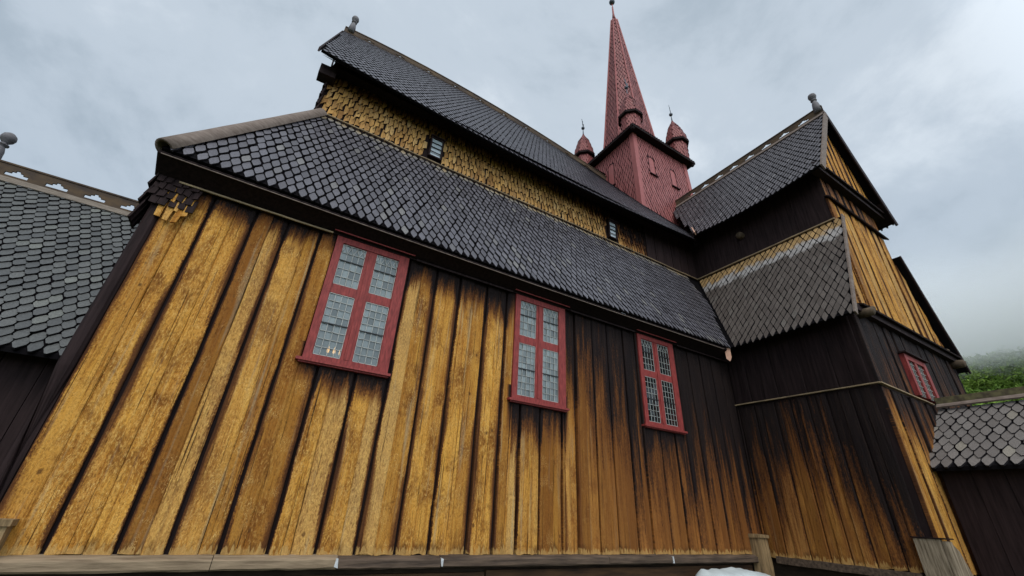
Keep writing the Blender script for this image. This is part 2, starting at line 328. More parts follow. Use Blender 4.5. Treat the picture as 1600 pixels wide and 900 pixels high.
# ---------------------------------------------------------------- mesh helpers
class MB:
    def __init__(s): s.v = []; s.f = []; s.m = []; s.uv = {}
    def add(s, pts, faces, mat=0, uvs=None):
        o = len(s.v); s.v += [tuple(p) for p in pts]
        for f in faces: s.f.append(tuple(i + o for i in f)); s.m.append(mat)
        if uvs:
            for i, u in enumerate(uvs): s.uv[o + i] = u
    def box(s, x0, x1, y0, y1, z0, z1, mat=0, j=0.0):
        r = lambda: random.uniform(-j, j) if j else 0
        p = [(x + r(), y + r(), z + r()) for z in (z0, z1) for y in (y0, y1) for x in (x0, x1)]
        s.add(p, [(0, 2, 3, 1), (4, 5, 7, 6), (0, 1, 5, 4), (1, 3, 7, 5), (3, 2, 6, 7), (2, 0, 4, 6)], mat)
    def bar(s, a, b, w, h, up=(0, 0, 1), mat=0, seg=1, j=0.0):
        """rectangular bar from a to b, width w sideways, height h along up"""
        a, b = Vector(a), Vector(b); d = (b - a).normalized(); up = Vector(up)
        sd = d.cross(up).normalized(); u = sd.cross(d).normalized()
        pts = []
        for i in range(seg + 1):
            c = a.lerp(b, i / seg)
            q = Vector((random.uniform(-j, j), random.uniform(-j, j), random.uniform(-j, j)))
            for (p, r) in ((-1, -1), (1, -1), (1, 1), (-1, 1)): pts.append(c + sd * w / 2 * p + u * h / 2 * r + q)
        f = [(0, 1, 2, 3), tuple(seg * 4 + k for k in (3, 2, 1, 0))]
        for i in range(seg):
            for k in range(4): f.append((i * 4 + k, i * 4 + 4 + k, i * 4 + 4 + (k + 1) % 4, i * 4 + (k + 1) % 4))
        s.add(pts, f, mat)
    def tube(s, pts, rad, n=8, mat=0, cap=True, arc=None):
        pts = [Vector(p) for p in pts]; rings = []
        if isinstance(rad, (int, float)): rad = [rad] * len(pts)
        for i, p in enumerate(pts):
            d = (pts[min(i + 1, len(pts) - 1)] - pts[max(i - 1, 0)]).normalized()
            a = d.cross(Vector((0, 0, 1)));
            if a.length < 1e-3: a = Vector((1, 0, 0))
            a.normalize(); b = a.cross(d)
            rings.append([p + (a * math.cos(t) + b * math.sin(t)) * rad[i] for t in [2 * math.pi * k / n for k in range(n)]])
        f = []
        for i in range(len(pts) - 1):
            for k in range(n): f.append((i * n + k, i * n + (k + 1) % n, (i + 1) * n + (k + 1) % n, (i + 1) * n + k))
        if cap: f += [tuple(range(n))[::-1], tuple((len(pts) - 1) * n + k for k in range(n))]
        s.add([q for r in rings for q in r], f, mat)
    def lathe(s, c, prof, n=12, mat=0, rot=0):
        """prof: (radius, z) list, around the vertical through c"""
        pts = []; f = []
        for (r, z) in prof:
            for k in range(n):
                t = rot + 2 * math.pi * k / n; pts.append((c[0] + r * math.cos(t), c[1] + r * math.sin(t), c[2] + z))
        for i in range(len(prof) - 1):
            for k in range(n): f.append((i * n + k, i * n + (k + 1) % n, (i + 1) * n + (k + 1) % n, (i + 1) * n + k))
        f += [tuple(range(n))[::-1], tuple((len(prof) - 1) * n + k for k in range(n))]
        s.add(pts, f, mat)
    def sphere(s, c, r, n=10, mat=0, sq=1):
        s.lathe(c, [(max(r * math.sin(math.pi * i / 8), .0005), -r * sq * math.cos(math.pi * i / 8)) for i in range(9)], n, mat)
    def quad(s, a, b, c, d, mat=0): s.add([a, b, c, d], [(0, 1, 2, 3)], mat)
    def slab(s, a, b, c, d, t, mat=0):
        """quad with thickness t away from its normal"""
        a, b, c, d = map(Vector, (a, b, c, d)); n = (b - a).cross(d - a).normalized() * t
        s.add([a, b, c, d, a - n, b - n, c - n, d - n], [(0, 1, 2, 3), (7, 6, 5, 4), (0, 4, 5, 1), (1, 5, 6, 2), (2, 6, 7, 3), (3, 7, 4, 0)], mat)
    def build(s, name, mats, parent=None, smooth=False, dz=GZ, label=None):
        if not isinstance(mats, (list, tuple)): mats = [mats]
        off = Vector((0, 0, dz))
        if parent is not None: off = off - wloc(parent)
        me = bpy.data.meshes.new(name)
        me.from_pydata([Vector(v) + off for v in s.v], [], s.f)
        for q in mats: me.materials.append(q)
        me.polygons.foreach_set('material_index', s.m)
        if s.uv:
            ul = me.uv_layers.new(name='UVMap')
            for lp in me.loops:
                ul.data[lp.index].uv = s.uv.get(lp.vertex_index, (.1, 0))
        if smooth: me.polygons.foreach_set('use_smooth', [True] * len(me.polygons))
        me.update()
        o = bpy.data.objects.new(name, me); sc.collection.objects.link(o)
        if parent is not None: o.parent = parent
        if label: o['label'] = label
        return o
def wloc(o):
    v = Vector((0, 0, 0))
    while o is not None: v += o.location; o = o.parent
    return v
def empty(name, loc, parent=None):
    o = bpy.data.objects.new(name, None); sc.collection.objects.link(o); o.location = loc
    o.empty_display_size = .3
    if parent is not None: o.parent = parent; o.location = Vector(loc) - wloc(parent)
    return o
def tag(o, label=None, cat=None, group=None, kind=None):
    for k, v in (('label', label), ('category', cat), ('group', group), ('kind', kind)):
        if v: o[k] = v
    return o

def boards(mb, P, planks, z0, z1, holes=(), seg=.14, mat=0, bottom=.02, ztop=None, zbot=None, topj=0):
    """planks: (a,b,h) raised h over the recessed backing.  P(u,z,h) -> point"""
    for pl in planks:
        a, b, h = pl[:3]; fl_, fr_ = pl[3:] if len(pl) > 3 else (1, 1)
        cuts = [a, b]
        for (ha, hb, hz0, hz1) in holes:
            for q in (ha, hb):
                if a + .02 < q < b - .02: cuts.append(q)
        cuts.sort()
        for a2, b2 in zip(cuts, cuts[1:]):
            m = (a2 + b2) / 2
            zt = ztop(m) if ztop else z1
            zb = zbot(m) if zbot else z0
            rngs = [(zb, zt)]
            for (ha, hb, hz0, hz1) in holes:
                if ha - .01 < m < hb + .01:
                    new = []
                    for (p, q) in rngs:
                        if q <= hz0 or p >= hz1: new.append((p, q)); continue
                        if p < hz0: new.append((p, hz0))
                        if q > hz1: new.append((hz1, q))
                    rngs = new
            for (p, q) in rngs:
                if q - p < .03: continue
                n = max(2, int((q - p) / seg)); w = b2 - a2; e = min(.012, w * .1)
                hh = h + random.uniform(-.004, .004)
                j1 = random.uniform(-.004, .004); ph = random.uniform(0, 9)
                pts = []; uvs = []
                cup = random.uniform(-.004, .006)
                lean = random.uniform(-.007, .007)
                for i in range(n + 1):
                    z = p + (q - p) * i / n
                    wa = random.uniform(-.0018, .0018) + .003 * math.sin(z * 1.1 + ph)
                    wb = random.uniform(-.0018, .0018) + .003 * math.sin(z * .9 + ph * 2)
                    hz = hh + random.uniform(-.0012, .0012)
                    row = [(a2 + wa, -.01), (a2 + wa, hz - .008 - lean), (a2 + e + wa, hz - lean), (m + wa * .5, hz + cup), (b2 - e + wb, hz + lean), (b2 + wb, hz - .008 + lean), (b2 + wb, -.01)]
                    for k, (u, hv) in enumerate(row):
                        zz = z
                        if i == 0: zz = z + random.uniform(-bottom * .6, bottom)
                        if i == n and topj: zz = z + random.uniform(-topj, topj)
                        if ztop and i == n: zz = min(ztop(u), ztop(m) + 1)
                        if zbot and i == 0: zz = zbot(u)
                        pts.append(P(u, zz, hv))
                    for dd in ((0 if fl_ else .1), (0 if fl_ else .1), (e if fl_ else .1), max(w / 2, .06), (e if fr_ else .1), (0 if fr_ else .1), (0 if fr_ else .1)): uvs.append((dd, z))
                f = []
                for i in range(n):
                    for k in range(6): f.append((i * 7 + k, i * 7 + k + 1, i * 7 + 8 + k, i * 7 + 7 + k))
                f.append(tuple(range(7))[::-1]); f.append(tuple(n * 7 + k for k in range(7)))
                mb.add(pts, f, mat, uvs)

def plank_layout(a, b, gaps=None, module=.42, gap=.045, hmin=.03, hmax=.055):
    """pairs of planks between dark joints"""
    out = []
    if gaps is None:
        gaps = []; x = a
        while x < b - .2:
            x += module * random.uniform(.82, 1.18); gaps.append(x)
    gaps = [g for g in gaps if a < g < b - .05]
    xs = [a] + gaps + [b]
    for p, q in zip(xs, xs[1:]):
        p2, q2 = p + gap / 2, q - gap / 2
        s = p2 + (q2 - p2) * random.uniform(.42, .62)
        a_ = random.uniform(hmin, hmax); out.append((p2, s + .012, a_, 1, 0)); out.append((s + .012, q2, a_ - random.uniform(.006, .014), 0, 1))
    return out

def shingles(mb, P, U, V, pitch, course, clip=None, hw=.40, tw=.14, thick=.018, lift=.034, form='hex', jit=.006, u0=0, v0=0, ln=1.85, deep=.8, gap=.16):
    """staggered courses of shingles; P(u,v,h).  hw,tw: half width and tip half width as a share of the pitch"""
    rows = int(math.ceil((V - v0) / course)) + 1
    for i in range(rows):
        v = v0 + i * course
        st = pitch / 2 if i % 2 else 0
        cols = int(U / pitch) + 2
        for ci in range(-1, cols):
            u = u0 + ci * pitch + st + random.uniform(-jit, jit)
            vv = v + random.uniform(-jit, jit) * 1.2
            if clip and not clip(u, vv + course * .5): continue
            W_, T_ = pitch * hw * random.uniform(.95, 1.05), pitch * tw
            L_ = course * ln
            hb = lift * random.uniform(.85, 1.25); sk = random.uniform(-.04, .04)
            if form == 'hex': 
                g_ = pitch * gap; q_ = course * deep; W_ = (pitch - g_) / 2 * random.uniform(.95, 1.04); L_ = course + q_
                c_ = max(q_ + .004, course - g_ * .6); e_ = random.uniform(-.006, .006)
                prof = [(-T_, e_), (T_, -e_), (W_, q_), (W_, c_), (T_, L_ - g_ * .6), (-T_, L_ - g_ * .6), (-W_, c_), (-W_, q_ + e_)]
            elif form == 'round':
                g_ = pitch * gap; W_ = (pitch - g_) / 2 * random.uniform(.95, 1.04); c = course; L_ = c * 1.62 - g_ * .8; e_ = random.uniform(-.008, .008)
                prof = [(-W_ * .2, e_), (W_ * .2, -e_), (W_ * .62, c * .12), (W_ * .9, c * .32), (W_, c * .6), (W_ * .96, c * .85), (W_ * .6, c * 1.2), (W_ * .2, L_), (-W_ * .2, L_), (-W_ * .6, c * 1.2), (-W_ * .96, c * .85), (-W_, c * .6), (-W_ * .9, c * .32), (-W_ * .62, c * .12)]
            else:      # ragged long wall shingle
                d1, d2 = random.uniform(-.08, .12), random.uniform(.05, .38); q1 = random.uniform(-.95, -.2)
                prof = [(max(-W_, W_ * q1 - T_), L_ * d1), (min(W_, W_ * q1 + W_ * .5), L_ * d2), (W_ * random.uniform(.7, 1.1), L_ * .4), (W_ * .9, L_ * 1.0), (-W_ * .9, L_ * 1.0), (-W_, L_ * .35)]; low = 2
            n = len(prof)
            ht = [hb * (1 - q[1] / (L_ * 1.15)) + .004 for q in prof]
            sk2 = random.uniform(-.05, .05) * lift / W_ if form != 'rag' else random.uniform(-.2, .2) * lift / W_
            sk = math.sin(random.uniform(-.05, .05))
            if vv + L_ * .3 > V: continue
            prof = [(a, min(b, V - vv)) for a, b in prof]
            top = [P(u + a + b * sk, vv + b, h + a * sk2) for (a, b), h in zip(prof, ht)]
            bot = [P(u + a + b * sk, vv + b, h + a * sk2 - thick) for (a, b), h in zip(prof, ht)]
            uvs = [(abs(W_ - abs(a)) if form == 'rag' else .1, b) for a, b in prof]
            o = len(mb.v); mb.v += [tuple(q) for q in top + bot]
            for q in range(n): mb.uv[o + q] = (.075, 0); mb.uv[o + n + q] = (.0, 0)
            mb.f.append(tuple(o + q for q in range(n))); mb.m.append(0)
            for q in range(n):
                r = (q + 1) % n
                mb.f.append((o + q, o + n + q, o + n + r, o + r)); mb.m.append(1)

def sheet(mb, P, ulo, uhi, V, nu=20, nv=6, h0=-.006, h1=-.05, mat=2):
    for hh, flip in ((h0, 0), (h1, 1)):
        pts = []; f = []
        for j in range(nv + 1):
            v = V * j / nv
            for i in range(nu + 1): pts.append(P(ulo(v) + (uhi(v) - ulo(v)) * i / nu, v, hh))
        for j in range(nv):
            for i in range(nu):
                q = (j * (nu + 1) + i, j * (nu + 1) + i + 1, (j + 1) * (nu + 1) + i + 1, (j + 1) * (nu + 1) + i)
                f.append(q[::-1] if flip else q)
        mb.add(pts, f, mat)
    for (u, va, vb) in ((ulo, 0, V), (uhi, 0, V)):
        for j in range(nv):
            a, b = V * j / nv, V * (j + 1) / nv
            mb.add([P(u(a), a, h0), P(u(b), b, h0), P(u(b), b, h1), P(u(a), a, h1)], [(0, 1, 2, 3)], mat)
    for i in range(nu):
        a, b = ulo(0) + (uhi(0) - ulo(0)) * i / nu, ulo(0) + (uhi(0) - ulo(0)) * (i + 1) / nu
        mb.add([P(a, 0, h0), P(b, 0, h0), P(b, 0, h1), P(a, 0, h1)], [(0, 1, 2, 3)], mat)

def crest(mb, A, d, L, h=.24, t=.03, pitch=.52, first=.2, mat=0, zf=lambda q: 0, os=1):
    """ridge board with stepped openings, from A along unit d"""
    A, d = Vector(A), Vector(d); n = Vector((-d.y, d.x, 0))
    def col(s0, s1, z0, z1):
        p = []
        for z in (z0, z1):
            for q in (-t / 2, t / 2):
                for s_ in (s0, s1): p.append(A + d * s_ + n * q + Vector((0, 0, z + zf(s_))))
        mb.add(p, [(0, 2, 3, 1), (4, 5, 7, 6), (0, 1, 5, 4), (1, 3, 7, 5), (3, 2, 6, 7), (2, 0, 4, 6)], mat)
    s = 0; c = first
    while c + .2 < L:
        col(s, c - .15, 0, h)
        base = .035 * os
        for (a, b, top) in ((-.15, -.075, .055), (-.075, -.03, .085), (-.03, .03, .115), (.03, .075, .085), (.075, .15, .055)):
            col(c + a, c + b, 0, base); col(c + a, c + b, base + top * 1.1 * os, h)
        s = c + .15; c += pitch
    col(s, L, 0, h)
    # moulded top rail
    for k in range(12):
        a_, b_ = L * k / 12, L * (k + 1) / 12
        mb.bar(A + d * a_ + Vector((0, 0, h + .012 + zf(a_))), A + d * b_ + Vector((0, 0, h + .012 + zf(b_))), t + .03, .03, (0, 0, 1), mat)

def finial(parent, c, s=1.0, label=None):
    mb = MB()
    mb.lathe(c, [(q[0] * s, q[1] * s) for q in ((.10, -.1), (.105, .12), (.085, .28), (.06, .36), (.04, .40), (.085, .415), (.085, .44), (.04, .46), (.05, .48), (.10, .54), (.115, .60), (.10, .67), (.05, .72), (.005, .735))], 14)
    return mb.build('finial', M['finial'], parent, True, label=label)

# ================================================================ SETTING
g = MB(); N = 24
def gz(x, y):
    r = math.hypot(x - 5, y)
    f = max(0, (r - 25) / 60); f = min(1, f)
    return -.35 * f * (1 + math.sin(x * .03) * math.cos(y * .04))
ring = [0, 10, 20, 40, 80, 150, 300, 600, 1200, 2500]
pts = [(5, 0, 0)]
for r in ring[1:]:
    for k in range(48):
        a = 2 * math.pi * k / 48; x, y = 5 + r * math.cos(a), r * math.sin(a); pts.append((x, y, gz(x, y)))
f = [(0, 1 + k, 1 + (k + 1) % 48) for k in range(48)]
for i in range(len(ring) - 2):
    o = 1 + i * 48
    for k in range(48): f.append((o + k, o + 48 + k, o + 48 + (k + 1) % 48, o + (k + 1) % 48))
g.add(pts, f)
M['ground'] = mat_plain('grass_ground', (.045, .062, .020), (.085, .095, .040), 1.4, .9, .1, (1, 1, 1), .6, bd=.05)
o = g.build('ground', M['ground'], dz=0); o['kind'] = 'structure'

# wooded hillside far behind, to the right
def hill_h(x, y):
    # rises with distance along +X / +Y
    d = math.hypot(x, y)
    f = max(0, (d - 110) / 200); f = min(1, f); f = f * f * (3 - 2 * f)
    return 74 * f + 4 * math.sin(x * .021) * math.cos(y * .027) * f
hm = MB(); nx = 44; pts = []
for i in range(nx + 1):
    for j in range(nx + 1):
        ang = math.radians(-14 + 60 * j / nx); d = 115 + 420 * i / nx
        x, y = d * math.cos(ang), d * math.sin(ang)
        pts.append((x, y, hill_h(x, y) - .6))
hm.add(pts, [(i * (nx + 1) + j, (i + 1) * (nx + 1) + j, (i + 1) * (nx + 1) + j + 1, i * (nx + 1) + j + 1) for i in range(nx) for j in range(nx)])
M['hill'] = mat_plain('hill_undergrowth', (.035, .060, .014), (.07, .11, .028), .12, .95, .05)
o = hm.build('hill', M['hill'], dz=0, smooth=True); o['kind'] = 'structure'
def mat_leaves():
    t = NT('hill_foliage'); P, x, y, z, r = t.pos()
    n = t.noise(P, .06, 4, .6); n2 = t.noise(P, .9, 3, .6)
    c = t.mix(t.ramp(t.math('ADD', t.math('MULTIPLY', n, .8), t.math('MULTIPLY', r, .3)), [(.35, 0.), (.8, 1.)]), (.09, .17, .03), (.36, .50, .09))
    c = t.mix(t.math('MULTIPLY', n2, .5), c, (.03, .06, .012))
    return t.done(c, .8, .1)
M['leaves'] = mat_leaves()
random.seed(21)
fm = MB()
for k in range(2600):
    ang = math.radians(random.uniform(-8, 22)); d = 125 + 200 * random.random()
    x, y = d * math.cos(ang), d * math.sin(ang); z = hill_h(x, y) - .5
    R_ = random.uniform(1.6, 3.4); H_ = R_ * random.uniform(1.1, 2.0)
    for q in range(5):                       # clumps of leaf-like facets with ragged outline
        cx, cy, cz = x + random.uniform(-.6, .6) * R_, y + random.uniform(-.6, .6) * R_, z + H_ * random.uniform(.3, 1.1)
        rr = R_ * random.uniform(.35, .7)
        for w in range(7):
            dx, dy, dz_ = [random.gauss(0, 1) for _ in range(3)]; L_ = math.sqrt(dx * dx + dy * dy + dz_ * dz_) + 1e-6
            p = Vector((cx + dx / L_ * rr, cy + dy / L_ * rr, cz + abs(dz_) / L_ * rr))
            s1 = Vector([random.gauss(0, 1) for _ in range(3)]).normalized() * rr * .75
            s2 = Vector([random.gauss(0, 1) for _ in range(3)]).normalized() * rr * .75
            fm.add([p - s1, p + s2, p + s1 + s2 * .3], [(0, 1, 2)])
o = fm.build('hillside_forest', M['leaves'], dz=0); tag(o, 'green deciduous forest on the slope below the low cloud', 'forest', kind='stuff')

# low cloud lying on the upper slope: a real volume that thins out upwards and towards the valley
pts = []; na = 24; R0, R1_ = 150, 480
cm = MB()
for z in (40, 150):
    for r in (R0, R1_):
        for k in range(na + 1):
            a = math.radians(-40 + 110 * k / na); pts.append((r * math.cos(a), r * math.sin(a), z))
m_ = na + 1; f = []
for k in range(na):
    f += [(k, k + 1, m_ + k + 1, m_ + k), (2 * m_ + k, 3 * m_ + k, 3 * m_ + k + 1, 2 * m_ + k + 1), (k, 2 * m_ + k, 2 * m_ + k + 1, k + 1), (m_ + k, m_ + k + 1, 3 * m_ + k + 1, 3 * m_ + k)]
f += [(0, m_, 3 * m_, 2 * m_), (na, 2 * m_ + na, 3 * m_ + na, m_ + na)]
cm.add(pts, f)
def cloud_mat():
    m = bpy.data.materials.new('cloud_vapour'); m.use_nodes = True; n, l = m.node_tree.nodes, m.node_tree.links
    n.clear(); out = n.new('ShaderNodeOutputMaterial'); v = n.new('ShaderNodeVolumePrincipled')
    v.inputs['Color'].default_value = (.985, .99, .995, 1)
    g_ = n.new('ShaderNodeNewGeometry'); s_ = n.new('ShaderNodeSeparateXYZ'); l.new(g_.outputs['Position'], s_.inputs[0])
    nz = n.new('ShaderNodeTexNoise'); nz.inputs['Scale'].default_value = .022; nz.inputs['Detail'].default_value = 2; l.new(g_.outputs['Position'], nz.inputs['Vector'])
    def mth(op, a, b, c=0.0):
        q = n.new('ShaderNodeMath'); q.operation = op
        for i, w in enumerate((a, b, c)):
            if isinstance(w, (int, float)): q.inputs[i].default_value = w
            else: l.new(w, q.inputs[i])
        return q.outputs[0]
    def ss(x, a, b):
        q = n.new('ShaderNodeMapRange'); q.interpolation_type = 'SMOOTHSTEP'; l.new(x, q.inputs[0]); q.inputs[1].default_value = a; q.inputs[2].default_value = b; return q.outputs[0]
    zz = mth('ADD', s_.outputs[2], mth('MULTIPLY', mth('SUBTRACT', nz.outputs['Fac'], .5), 30.0))
    rr = mth('SQRT', mth('ADD', mth('MULTIPLY', s_.outputs[0], s_.outputs[0]), mth('MULTIPLY', s_.outputs[1], s_.outputs[1])), 0.0)
    den_ = mth('MULTIPLY', ss(zz, 56, 76), mth('SUBTRACT', 1.0, ss(zz, 80, 112)))
    den_ = mth('MULTIPLY', den_, ss(rr, 165, 235))
    den_ = mth('MULTIPLY', den_, .035)
    l.new(den_, v.inputs['Density']); l.new(v.outputs[0], out.inputs['Volume'])
    return m
o = cm.build('low_cloud', cloud_mat(), dz=0); tag(o, 'pale grey low cloud hiding the top of the wooded hill', 'cloud', kind='stuff')

# ================================================================ THE CHURCH
random.seed(11)
church = empty('stave_church', (5, 2, 0))
tag(church, 'wooden stave church of tarred ochre boards, grey shingled roofs and red spired tower', 'church')

# --- measured planes (heights from eye level)
XW, XL = -1.6, 9.15          # west corner and transept side wall
YT = -2.65                   # transept gable
YC, XC = 1.02, 10.17         # clerestory wall of the nave, upper side wall of the transept
ZB, ZE, ZC = -.52, 3.50, 6.30
YR, ZR = 3.85, 12.50         # nave ridge
XR, ZRT = 11.55, 10.55       # transept ridge
def sag(x):
    t = min(1, max(0, (x + 1.75) / 10.5)); return .03 * math.sin(math.pi * t)

# ---- south aisle wall
WX = (.29, 3.24, 6.11)
WZ0, WZ1, WW = 1.49, 3.30, 1.04
gaps = [-1.17, -.70, -.33, .08, .50, .95, 1.36, 1.81, 2.21, 2.70, 3.08, 3.42, 3.80, 4.22, 4.52, 4.93, 5.30, 5.72, 6.05, 6.5, 6.92, 7.25, 7.66, 8.04, 8.45, 8.8]
holes = [(x, x + WW, WZ0 - .0, WZ1 + .02) for x in WX]
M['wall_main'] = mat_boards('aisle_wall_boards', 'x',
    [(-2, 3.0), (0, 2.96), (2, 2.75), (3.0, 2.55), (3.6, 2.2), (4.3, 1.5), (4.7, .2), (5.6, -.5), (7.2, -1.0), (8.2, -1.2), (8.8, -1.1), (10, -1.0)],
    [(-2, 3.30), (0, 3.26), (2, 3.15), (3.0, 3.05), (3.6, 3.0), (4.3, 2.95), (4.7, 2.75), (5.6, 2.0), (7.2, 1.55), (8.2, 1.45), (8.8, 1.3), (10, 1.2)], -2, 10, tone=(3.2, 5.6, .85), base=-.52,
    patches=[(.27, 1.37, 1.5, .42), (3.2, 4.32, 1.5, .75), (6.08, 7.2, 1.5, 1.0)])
PW = lambda u, z, h: (u, -h, z)
mb = MB()
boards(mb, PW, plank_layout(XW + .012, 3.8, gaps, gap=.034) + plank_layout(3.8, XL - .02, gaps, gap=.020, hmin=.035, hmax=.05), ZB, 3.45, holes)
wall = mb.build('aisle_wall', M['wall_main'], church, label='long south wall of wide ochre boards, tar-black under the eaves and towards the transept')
mb = MB()                    # recessed backing with the window openings left free, plus the inside face
xs = [XW] + [q for x in WX for q in (x, x + WW)] + [XL]
for i in range(0, len(xs), 2): mb.box(xs[i], xs[i + 1], .012, .12, ZB - .1, 3.5)
for x in WX:
    mb.box(x, x + WW, .012, .12, ZB - .1, WZ0); mb.box(x, x + WW, .012, .12, WZ1, 3.5)
mb.build('wall_backing', M['tar'], wall)
mb = MB(); mb.tube([(XW - .045, .0, ZB + .02), (XW - .05, .0, 1.0), (XW - .04, .0, 3.4)], [.072, .072, .068], 12)
mb.box(XW - .10, XW + .01, .0, .2, ZB + .02, 3.4)
mb.build('corner_board', M['tar2'], wall)
# fascia, lath and soffit under the eave
mb = MB(); sg = 22
for i in range(sg):
    xa, xb = XW - .2 + (XL - .25 - XW) * i / sg, XW - .2 + (XL - .25 - XW) * (i + 1) / sg
    za, zb = ZE - sag(xa), ZE - sag(xb)
    # soffit sheet with thickness, from wall top to eave
    mb.add([(xa, -.33, za - .075), (xb, -.33, zb - .075), (xb, -.065, 3.28), (xa, -.065, 3.28), (xa, -.33, za - .04), (xb, -.33, zb - .04), (xb, -.065, 3.5), (xa, -.065, 3.5)],
           [(0, 1, 2, 3), (4, 7, 6, 5), (0, 4, 5, 1), (3, 2, 6, 7)], 0)
mb.box(XW - .05, XL, -.085, -.0605, 3.27, 3.45, 0)
mb.build('soffit', M['tar'], wall)
mb = MB()
mb.bar((XW + .05, -.105, 3.265), (WX[0] - .07, -.105, 3.262), .02, .022, j=.002, seg=8)
mb.build('drip_lath', M['lath'], wall)
for a_, b_ in ((WX[2] + WW + .1, XL - .2), (WX[0] + WW + .1, WX[1] - .1), (WX[1] + WW + .1, WX[2] - .1)):
    mb = MB(); mb.bar((a_, -.105, 3.262), (b_, -.105, 3.262), .02, .03); mb.build('drip_lath', M['tar2'], wall)
mb = MB()
for i in range(sg):
    xa, xb = XW - .16 + (XL - .43 - XW) * i / sg, XW - .16 + (XL - .43 - XW) * (i + 1) / sg
    mb.bar((xa, -.345, ZE - .085 - sag(xa)), (xb, -.345, ZE - .085 - sag(xb)), .010, .010)
mb.build('eave_lath', M['capwood'], wall)
# sill log in lengths, rain-washed on top
sx = [-1.62, .05, 1.18, 2.35, 5.0, 6.35, 8.72]
for k, (p, q) in enumerate(zip(sx, sx[1:])):
    mb = MB(); n = 10; h0 = random.uniform(-.005, .005); pf = [(-.128, -.105), (-.128, -.040), (-.118, -.026), (-.080, -.004), (-.01, .004), (-.01, -.12), (-.112, -.12)]; m_ = len(pf)
    pts = [(p + .003 + (q - p - .006) * i / n, y_ + random.uniform(-.003, .003), ZB + .004 + z_ + h0 + random.uniform(-.0035, .0035)) for i in range(n + 1) for (y_, z_) in pf]
    mb.add(pts, [(i * m_ + k, i * m_ + (k + 1) % m_, (i + 1) * m_ + (k + 1) % m_, (i + 1) * m_ + k) for i in range(n) for k in range(m_)] + [tuple(range(m_))[::-1], tuple(n * m_ + k for k in range(m_))])
    mb.build('sill_log', M['sillpale'] if k < 2 else M['sillwood'], wall)
for x in (1.17, 2.36, 6.36):
    mb = MB(); mb.box(x - .012, x + .016, -.134, -.06, ZB - .10, ZB - .02, 0, .008); mb.build('joint_patch', M['whitepaint'], wall)
# corner shingles at the west end of the eave
mb = MB(); mg = MB()
def scale(t_, x, z, w, h, out, tw_=.5):
    a = [random.uniform(-.015, .015) for _ in range(4)]
    t_.add([(x - w * tw_ + a[0], -.07 - out, z - h + a[1]), (x + w * tw_ + a[2], -.07 - out, z - h + a[3]), (x + w, -.075, z), (x - w, -.075, z),
            (x - w * tw_ + a[0], -.05 - out, z - h + a[1]), (x + w * tw_ + a[2], -.05 - out, z - h + a[3]), (x + w, -.055, z), (x - w, -.055, z)],
           [(0, 1, 2, 3), (4, 7, 6, 5), (0, 4, 5, 1), (1, 5, 6, 2), (3, 7, 4, 0)], 0, [(.09, 0)] * 8)
for i in range(4):
    for k in range(5): scale(mb, XW - .12 + k * .085 + (.04 if i % 2 else 0), 3.40 - i * .10, .04, .19, .04, .8)
for (x, z, w, h) in ((-1.60, 3.16, .035, .40), (-1.53, 3.24, .03, .26), (-1.51, 3.02, .04, .30), (-1.45, 3.18, .03, .30), (-1.41, 3.02, .035, .30), (-1.36, 3.14, .025, .30)):
    scale(mg, x, z, w, h, random.uniform(.02, .05), .7)
for i in range(5):
    for k in range(3):
        y = -.05 + k * .1 + (.05 if i % 2 else 0); z = 3.33 - i * .12; w = .05; h = .2; x = XW - .15
        mb.add([(x - .06, y - w, z - h), (x - .06, y + w, z - h), (x, y + w, z + .05), (x, y - w, z + .05), (x - .04, y - w, z - h), (x - .04, y + w, z - h), (x + .01, y + w, z + .05), (x + .01, y - w, z + .05)],
               [(0, 3, 2, 1), (0, 1, 5, 4), (0, 4, 7, 3)], 0, [(.06, 0)] * 8)
mb.build('corner_shingles', M['tar2'], wall)
M['sh_corner'] = mat_boards('ochre_corner_shingles', 'x')
mg.build('corner_shingles', M['sh_corner'], wall, label='bright broken ochre shingles patching the corner under the eave')

# ---- corner posts at the foot
def post(name, x0, x1, y0, y1, ztop, zbot, mat, capn=True, batter=(0, 0), label=None):
    mb = MB(); n = 6; pts = []
    for i in range(n + 1):
        z = ztop + (zbot - ztop) * i / n; ox, oy = batter[0] * i / n, batter[1] * i / n
        for (x, y) in ((x0, y0), (x1, y0), (x1, y1), (x0, y1)):
            pts.append((x + ox + random.uniform(-.006, .006), y + oy + random.uniform(-.006, .006), z))
    f = [(3, 2, 1, 0)]
    for i in range(n):
        for k in range(4): f.append((i * 4 + k, i * 4 + 4 + k, i * 4 + 4 + (k + 1) % 4, i * 4 + (k + 1) % 4)[::-1])
    mb.add(pts, f)
    o = mb.build(name, mat, church, label=label)
    if capn:
        c = MB(); c.box(x0 - .03, x1 + .02, y0 - .03, y1, ztop + .002, ztop + .055, 0, .006); c.build('post_cap', mat, o)
    return o
post('corner_post', -2.2, -1.42, -.16, .1, -.31, -GZ, M['postwood'], label='grey-green corner post at the west end of the sill')
post('corner_post', 8.66, 8.93, -.22, -.02, -.24, -GZ, M['postwood'], label='golden-brown post in the inner corner by the transept')
mb = MB()
mb.box(9.035, 9.075, -2.74, -2.42, -1.2, -.08, 0, .008); mb.box(9.04, 9.28, -2.80, -2.745, -1.2, -.10, 0, .008)
mb.add([(9.29, -2.79, -.14), (9.45, -2.79, -.22), (10.0, -2.79, -1.2), (9.29, -2.79, -1.2), (9.29, -2.73, -.14), (9.45, -2.73, -.22), (10.0, -2.73, -1.2), (9.29, -2.73, -1.2)], [(3, 2, 1, 0), (4, 5, 6, 7), (0, 1, 5, 4), (1, 2, 6, 5), (3, 0, 4, 7)])
mb.box(9.02, 9.30, -2.82, -2.40, -.078, -.06, 1)
